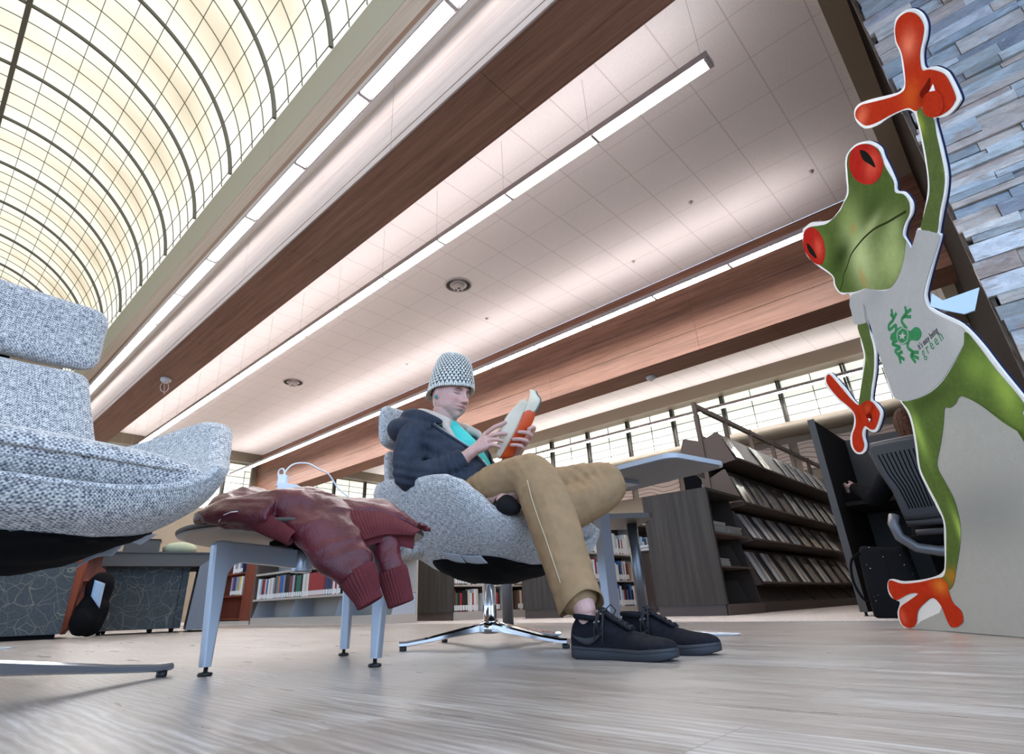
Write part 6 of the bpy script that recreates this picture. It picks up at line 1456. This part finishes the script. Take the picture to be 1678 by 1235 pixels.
for k in range(19):
    a = -1+2*(k+.5)/19; mb = MB(); pts = []
    for i in range(13):
        f = i/12; z = .63+.36*f; hw = lerp([(0, .155), (.3, .17), (.7, .215), (1, .235)], f); pts.append(ocb(.42+hw*a, z, OCT+.0025))
    secs = [[p+Vector((0, -.0032, 0)), p+Vector((-.002, 0, 0)), p+Vector((0, .0032, 0)), p+Vector((.004, 0, 0))] for p in pts]
    mb.loft(secs, smooth=False); mb.build('slot', m_meshd, bk_)
mb = MB(); mb.tube([ocb(.42+.275*(j/10-1), 1.072, 0) for j in range(21)], .012, 8); mb.build('top_edge', m_meshr, bk_)
mb = MB()
mb.tube([Vector((4.38, .66, .60)), Vector((4.36, .675, .55)), Vector((4.37, .665, .47)), Vector((4.40, .60, .40)), Vector((4.44, .50, .375)), Vector((4.45, .42, .372)), Vector((4.45, .30, .375)), Vector((4.42, .20, .42)), Vector((4.38, .17, .55)), Vector((4.38, .18, .60))], .030, 12); mb.build('yoke', m_meshr, oc)
mb = MB(); mb.tube([Vector((4.42, .61, .55)), Vector((4.40, .42, .545)), Vector((4.42, .23, .55))], .022, 10); mb.tube([Vector((4.43, .58, .49)), Vector((4.41, .42, .485)), Vector((4.43, .26, .49))], .018, 10); mb.build('lumbar_bar', m_mesh, oc)
mb = MB(); cushion(mb, lambda u, v, z: Vector((4.72+u, .42+v, z)), [(-.25, .45), (0, .44), (.24, .45)], lambda f: .25, lambda f: .07); mb.build('seat', m_black, oc)
mb = MB(); mb.lathe((4.74, .42, .08), [(.03, 0), (.03, .2), (.025, .2), (.025, .33)], 16); mb.build('column', m_black, oc)
for k in range(5):
    a = 2*PI*k/5+.3; e = Vector((math.cos(a), math.sin(a), 0)); mb = MB(); mb.tube([Vector((4.74, .42, .12)), Vector((4.74, .42, .09))+e*.18, Vector((4.74, .42, .065))+e*.29], [.025, .02, .015], 8); lg = mb.build('leg', m_mesh, oc)
    mb = MB(); mb.lathe(Vector((4.74, .42, .0))+e*.29+Vector((-e.y, e.x, 0))*-.012+Vector((0, 0, .027)), [(.027, 0), (.027, .024)], 14, axis=(-e.y, e.x, 0)); mb.build('caster', m_glide, lg)
# second reader, seen from behind
F5 = frame((4.82, .46), 0.0)
m_hair = mat('dark brown hair', (.045, .018, .010), .7, spec=.08); t = NT(m_hair); c = t.coord('Object'); n_ = t.noise(t.mapp(c, (60, 60, 6)), 1.5, 4, .6); t.color(t.ramp(n_, [(.35, (.02, .008, .005)), (.7, (.10, .042, .022))])); t.bump(n_, .8, .004)
p2 = thing('person', (4.82, .46, 0), 'person in black with dark brown hair seated at the carrel, seen from behind', 'person')
b2 = MB(); limb(b2, [(.0, 0, .50), (-.02, 0, .75), (.0, 0, .98)], [.15, .15, .10], 18, F5); limb(b2, [(.0, 0, 1.0), (.03, 0, 1.14)], [.06, .055], 14, F5)
b2.ball(F5(.06, 0, 1.25), (.10, .078, .12), 24, 16)
for s_ in (-1, 1):
    limb(b2, [(0, 0, .97), (.0, .17*s_, .96)] + ([(.05, -.33, .80), (.19, -.44, .86), (.30, -.51, .915)] if s_ < 0 else [(.08, .25, .78), (.20, .25, .83), (.33, .12, .875)]), [.055, .055, .045, .036, .028], 14, F5)
    limb(b2, [(.33, -.53, .925), (.37, -.55, .935)] if s_ < 0 else [(.36, .12, .88), (.40, .11, .885)], [.030, .026], 12, F5)
    for q in range(4): limb(b2, [(.36, -.575+.004*q, .96-.019*q), (.395, -.590+.003*q, .962-.019*q), (.415, -.575, .955-.018*q)] if s_ < 0 else [(.39, .13-.018*q, .885), (.43, .13-.017*q, .893), (.455, .13-.016*q, .875)], [.011, .0105, .009], 8, F5)
    limb(b2, [(.34, -.52, .95), (.37, -.545, .975)] if s_ < 0 else [(.37, .08, .88), (.41, .06, .875)], [.012, .010], 8, F5)
    limb(b2, [(.02, .09*s_, .52), (.42, .12*s_, .56), (.44, .12*s_, .10), (.56, .12*s_, .045)], [.085, .065, .045, .035], 14, F5)
m_skin2 = mat('skin', (.62, .38, .32), .5)
soft('body', b2, .005, m_skin2, p2, 2)
tp = MB(); limb(tp, [(.0, 0, .50), (-.03, 0, .75), (.0, 0, .97)], [.175, .18, .12], 20, F5); limb(tp, [(.0, .12, .97), (.0, -.12, .97)], [.085, .085], 14, F5)
for s_ in (-1, 1): limb(tp, [(.0, .17*s_, .96)] + ([(.05, -.33, .80), (.17, -.42, .85), (.28, -.50, .905)] if s_ < 0 else [(.07, .26, .79), (.18, .25, .82), (.30, .12, .865)]), [.075, .068, .058, .045], 14, F5)
soft('jumper', tp, .008, m_black, p2, 3, lambda v, n: .005*noise.noise(v*9))
tp = MB()
for s_ in (-1, 1): limb(tp, [(.0, .09*s_, .52), (.42, .12*s_, .56), (.45, .12*s_, .12)], [.11, .085, .06], 14, F5)
soft('trousers', tp, .009, m_black, p2, 3)
for s_ in (-1, 1): tp = MB(); limb(tp, [(.42, .12*s_, .045), (.62, .12*s_, .04)], [.042, .036], 14, F5); soft('shoe', tp, .006, m_black, p2, 2)
hr = MB(); hr.ball(F5(.035, 0, 1.265), (.118, .098, .125), 24, 16); limb(hr, [(-.02, 0, 1.24), (-.05, .01, 1.12), (-.055, .02, 1.03)], [.085, .085, .05], 16, F5)
soft('hair', hr, .006, m_hair, p2, 2, lambda v, n: .006*noise.noise(Vector((v.x*40, v.y*40, v.z*7))))
# bag
m_dot = mat('black bag with tiny light dots', (.012, .012, .013), .8, spec=.05); t = NT(m_dot); vo = t.n('ShaderNodeTexVoronoi', Vector=t.coord('Object'), Scale=26.0); t.color(t.ramp(t.math('LESS_THAN', vo, .085), [(.4, (.010, .010, .011)), (.6, (.45, .42, .36))]))
bg = thing('handbag', (4.62, .84, 0), 'black dotted tote bag standing on the carpet under the carrel', 'bag')
mb = MB(); secs = []
for z, e in ((.004, .9), (.015, 1), (.2, 1.0), (.40, .92), (.43, .86)):
    secs.append([Vector((4.62+.10*e*se(2*PI*k/28, 4)[0], .82+.15*e*se(2*PI*k/28, 4)[1], z + (.015*math.sin(3*2*PI*k/28) if z > .3 else 0))) for k in range(28)])
mb.loft(secs); mb.build('bag_body', m_dot, bg)
mb = MB(); mb.tube(smooth_path([(4.56, .93, .41), (4.50, .99, .36), (4.48, 1.01, .24), (4.50, .99, .13), (4.53, .96, .10)], lambda *a: Vector(a)), .008, 8); mb.build('handle', m_black, bg)
mb = MB(); mb.tube([Vector((4.515, .80, .02)), Vector((4.512, .80, .42))], .0015, 6); mb.build('side_seam', m_black, bg)

# ------------------------------------------------------------------ patterned seating and desk at the left
m_leafy = mat('grey upholstery with looping vine lines', (.09, .105, .115), .9, spec=.05); t = NT(m_leafy); c = t.coord('Object')
nz_ = t.noise(c, 3, 2, .5); jj = t.n('ShaderNodeVectorMath', _operation='ADD', i0=c, i1=t.n('ShaderNodeVectorMath', _operation='SCALE', i0=nz_.outputs[1], Scale=.25).outputs[0])
l1 = t.n('ShaderNodeTexVoronoi', _feature='DISTANCE_TO_EDGE', Vector=jj.outputs[0], Scale=7.5); l2 = t.n('ShaderNodeTexVoronoi', _feature='DISTANCE_TO_EDGE', Vector=t.mapp(jj.outputs[0], (1, 1, 1), loc=(3.3, 1.7, .4)), Scale=5.0)
ln_ = t.math('MAXIMUM', t.math('LESS_THAN', l1, .011), t.math('LESS_THAN', l2, .009))
t.color(t.mix(ln_, t.out(t.ramp(t.noise(c, 120, 2, .5), [(.4, (.048, .058, .063)), (.6, (.075, .085, .092))])), (.16, .155, .13)))
TF0, TFs0, TFd0 = TF, TFs, TFd
TFd = Vector((.182, .983, 0)).normalized(); TFs = Vector((TFd.y, -TFd.x, 0)); OA = Vector((1.259, 6.795, 0)) - TFs0*(-4.06)*0
def TF(s, d, z): return OA + TFs*(s+4.06) + TFd*(d-5.6) + Vector((0, 0, z))
sf = thing('armchair', tuple(TF(-4.6, 5.9, 0)), 'armchair in grey vine-patterned fabric with red-brown wooden side trim, far left', 'armchair')
mb = MB(); mb.obox(TF(-4.62, 5.95, .50), (TFs, TFd, UPV), (.56, .35, .46)); mb.build('upholstered_back', m_leafy, sf)
secs = []
for z, o in ((.035, -.02), (.10, .005), (.4, .018), (.7, .02), (.9, .01), (.98, -.01)):
    secs.append([TF(-4.06, 5.595, z), TF(-4.02+o, 5.62, z), TF(-4.0+o, 5.75, z), TF(-4.0+o, 6.28, z), TF(-4.06, 6.28, z)])
mb = MB(); mb.loft(secs, smooth=False); mb.build('wooden_trim', m_redwood, sf)
mb = MB(); mb.obox(TF(-4.62, 5.95, .02), (TFs, TFd, UPV), (.52, .32, .02)); mb.build('plinth', m_black, sf)
TFd = Vector((.30, .954, 0)).normalized(); TFs = Vector((TFd.y, -TFd.x, 0)); OA = Vector((1.99, 7.2, 0))
def TF(s, d, z): return OA + TFs*(s+3.85)*.95 + TFd*(d-6.4) + Vector((0, 0, z))
ot = thing('armchair', tuple(TF(-3.85, 6.8, 0)), 'low patterned grey armchair tucked inside the grey desk frame at the left', 'armchair')
mb = MB(); mb.obox(TF(-3.87, 6.75, .37), (TFs, TFd, UPV), (.37, .33, .33)); mb.build('upholstered_body', m_leafy, ot)
mb = MB(); mb.obox(TF(-3.455, 6.75, .37), (TFs, TFd, UPV), (.04, .33, .33)); mb.build('side_cushion', m_leafy, ot)
for s_ in (-4.2, -3.72, -3.5):
    for d_ in (6.45, 7.02): mb = MB(); mb.lathe(TF(s_, d_, 0), [(.018, 0), (.026, .045)], 12); mb.build('foot', m_black, ot)
dk = thing('grey_desk', tuple(TF(-3.7, 6.6, 0)), 'grey panel desk with mitred frame around the low patterned armchair', 'desk')
mb = MB(); mb.prism([TF(-4.30, 6.25, .80), TF(-3.14, 6.25, .80), TF(-3.32, 6.25, .665), TF(-4.30, 6.25, .665)], 0, d=TFd*.95); mb.build('desk_top', m_carrel, dk)
mb = MB(); mb.prism([TF(-3.14, 6.25, .80), TF(-3.14, 6.25, .02), TF(-3.36, 6.25, .02), TF(-3.32, 6.25, .665)], 0, d=TFd*.95); o = mb.build('side_panel', mat('blue grey panel', (.13, .145, .17), .6), dk)
for s_ in (-3.17, -3.32): mb = MB(); mb.lathe(TF(s_, 6.3, 0), [(.015, 0), (.015, .02)], 10); mb.build('glide', m_glide, dk)
mb = MB(); mb.obox(TF(-3.72, 6.72, .806), (TFs, TFd, UPV), (.60, .49, .006)); mb.build('desk_surface', m_lam, dk)
tag(MB().obox(TF(-3.87, 6.6, .825), (TFs, TFd, UPV), (.16, .1, .0125)).build('folder', m_glide), 'dark flat folder lying on the grey panel desk', 'folder')
bx = thing('storage_box', tuple(TF(-3.95, 6.9, .812)), 'dark grey box on the grey panel desk', 'box')
mb = MB(); mb.obox(TF(-3.98, 6.9, .90), (TFs, TFd, UPV), (.18, .14, .088)); mb.build('box_body', m_carrel, bx)
mb = MB(); mb.obox(TF(-3.98, 6.9, .995), (TFs, TFd, UPV), (.185, .145, .008)); mb.build('lid', m_carreld, bx)
lp = thing('rounded_cushion', tuple(TF(-3.6, 6.9, .812)), 'pale green rounded cushion top on the grey panel desk', 'cushion')
mb = MB(); mb.ball(TF(-3.56, 6.9, .90), (.19, .19, .088), 28, 14); mb.build('cushion_cover', mat('pale sage fabric', (.33, .35, .24), .8), lp)
TFd = Vector((.215, .977, 0)).normalized(); TFs = Vector((TFd.y, -TFd.x, 0)); OA = Vector((1.46, 6.83, 0))
def TF(s, d, z): return OA + TFs*(s+3.91) + TFd*(d-6.05) + Vector((0, 0, z))
bp = thing('backpack', tuple(TF(-3.91, 6.05, 0)), 'black backpack with pale blue lining on the floor beside the patterned armchair', 'backpack')
pk = MB()
for p, r_ in (((-3.90, 6.05, .20), (.14, .13, .20)), ((-3.88, 6.06, .42), (.12, .11, .17)), ((-3.96, 6.0, .14), (.09, .12, .135))): pk.ball(TF(*p), r_, 20, 12)
soft('bag_body', pk, .012, m_black, bp, 3, lambda v, n: .018*noise.noise(v*9))
mb = MB(); mb.grid([[TF(-3.93+.022*i-.010*abs(j-3)*0, 5.935-.012*math.sin(i), .36+.024*j-.028*i*(1 if j < 3 else .3)) for j in range(7)] for i in range(5)], thick=.006); o = mb.build('lining', mat('pale blue lining', (.25, .35, .48), .6), bp)

TF, TFs, TFd = TF0, TFs0, TFd0
# ------------------------------------------------------------------ ceiling fittings
m_fit = mat('off-white fitting', (.62, .58, .56), .5)
def sprinkler_dome(x, y, z, label):
    t_ = thing('ceiling_diffuser', (x, y, z), label, 'ceiling fitting', 'round fittings on the ceiling')
    mb = MB(); mb.lathe((x, y, z), [(.245, 0), (.24, -.012), (.225, -.018), (.01, -.018)][::-1], 40); mb.build('trim_ring', m_fit, t_)
    mb = MB()
    for k in range(44):
        a = 2*PI*k/44; e = Vector((math.cos(a), math.sin(a), 0)); mb.obox(Vector((x, y, z-.022))+e*.185, (e, Vector((-e.y, e.x, 0)), UPV), (.032, .0055, .004))
    mb.build('grille_slots', m_glide, t_)
    mb = MB(); mb.lathe((x, y, z-.018), [(.11, 0), (.105, -.04), (.085, -.075), (.05, -.085), (.01, -.086)][::-1], 32); mb.build('dome', m_fit, t_)
    for k in range(3): a = 2*PI*k/3; mb = MB(); mb.ball((x+.045*math.cos(a), y+.045*math.sin(a), z-.104), (.02, .02, .01), 12, 8); mb.build('sensor_lens', m_glide, t_)
sprinkler_dome(5.65, 6.07, HC, 'round vented ceiling fitting nearer the camera, between the two middle lamps')
sprinkler_dome(5.69, 12.1, HC, 'round vented ceiling fitting farther away, toward the end windows')
def detector(x, y, z, label, lead=False):
    t_ = thing('smoke_detector', (x, y, z), label, 'smoke detector')
    mb = MB(); mb.lathe((x, y, z), [(.085, 0), (.085, -.03), (.07, -.055), (.045, -.06), (.01, -.062)][::-1], 28); mb.build('housing', m_fit, t_)
    mb = MB(); mb.lathe((x, y, z-.06), [(.03, 0), (.028, -.02), (.01, -.022)][::-1], 18); mb.build('sensor', m_fit, t_)
    if lead:
        mb = MB(); mb.tube([Vector((x+.07*math.cos(a)*.9, y, z-.15+.09*math.sin(a))) for a in np.linspace(PI/2, 2.6*PI, 24)] + [Vector((x+.02, y, z-.28))], .004, 6); mb.build('coiled_lead', m_fit, t_)
detector(2.40, 9.85, HB, 'small grey detector with dangling white lead under the first wood beam', True)
detector(8.65, 4.24, HB, 'small white detector under the second wood beam')
for (x, y), wh in zip(((7.2, .78), (7.3, 3.55), (6.9, 6.6), (6.6, 2.2), (7.1, 9.4)), ('nearest the frog’s eye', 'above the middle of the second beam', 'above the beanie', 'midway along the bright ceiling band', 'farthest from the camera')):
    mb = MB(); mb.lathe((x, y, HC), [(.035, 0), (.033, -.006), (.015, -.008), (.012, -.02), (.02, -.024)][::-1], 16); tag(mb.build('sprinkler_head', m_fit), 'tiny white sprinkler cap on the tiled ceiling, '+wh, 'sprinkler', 'sprinkler caps on the tiled ceiling')
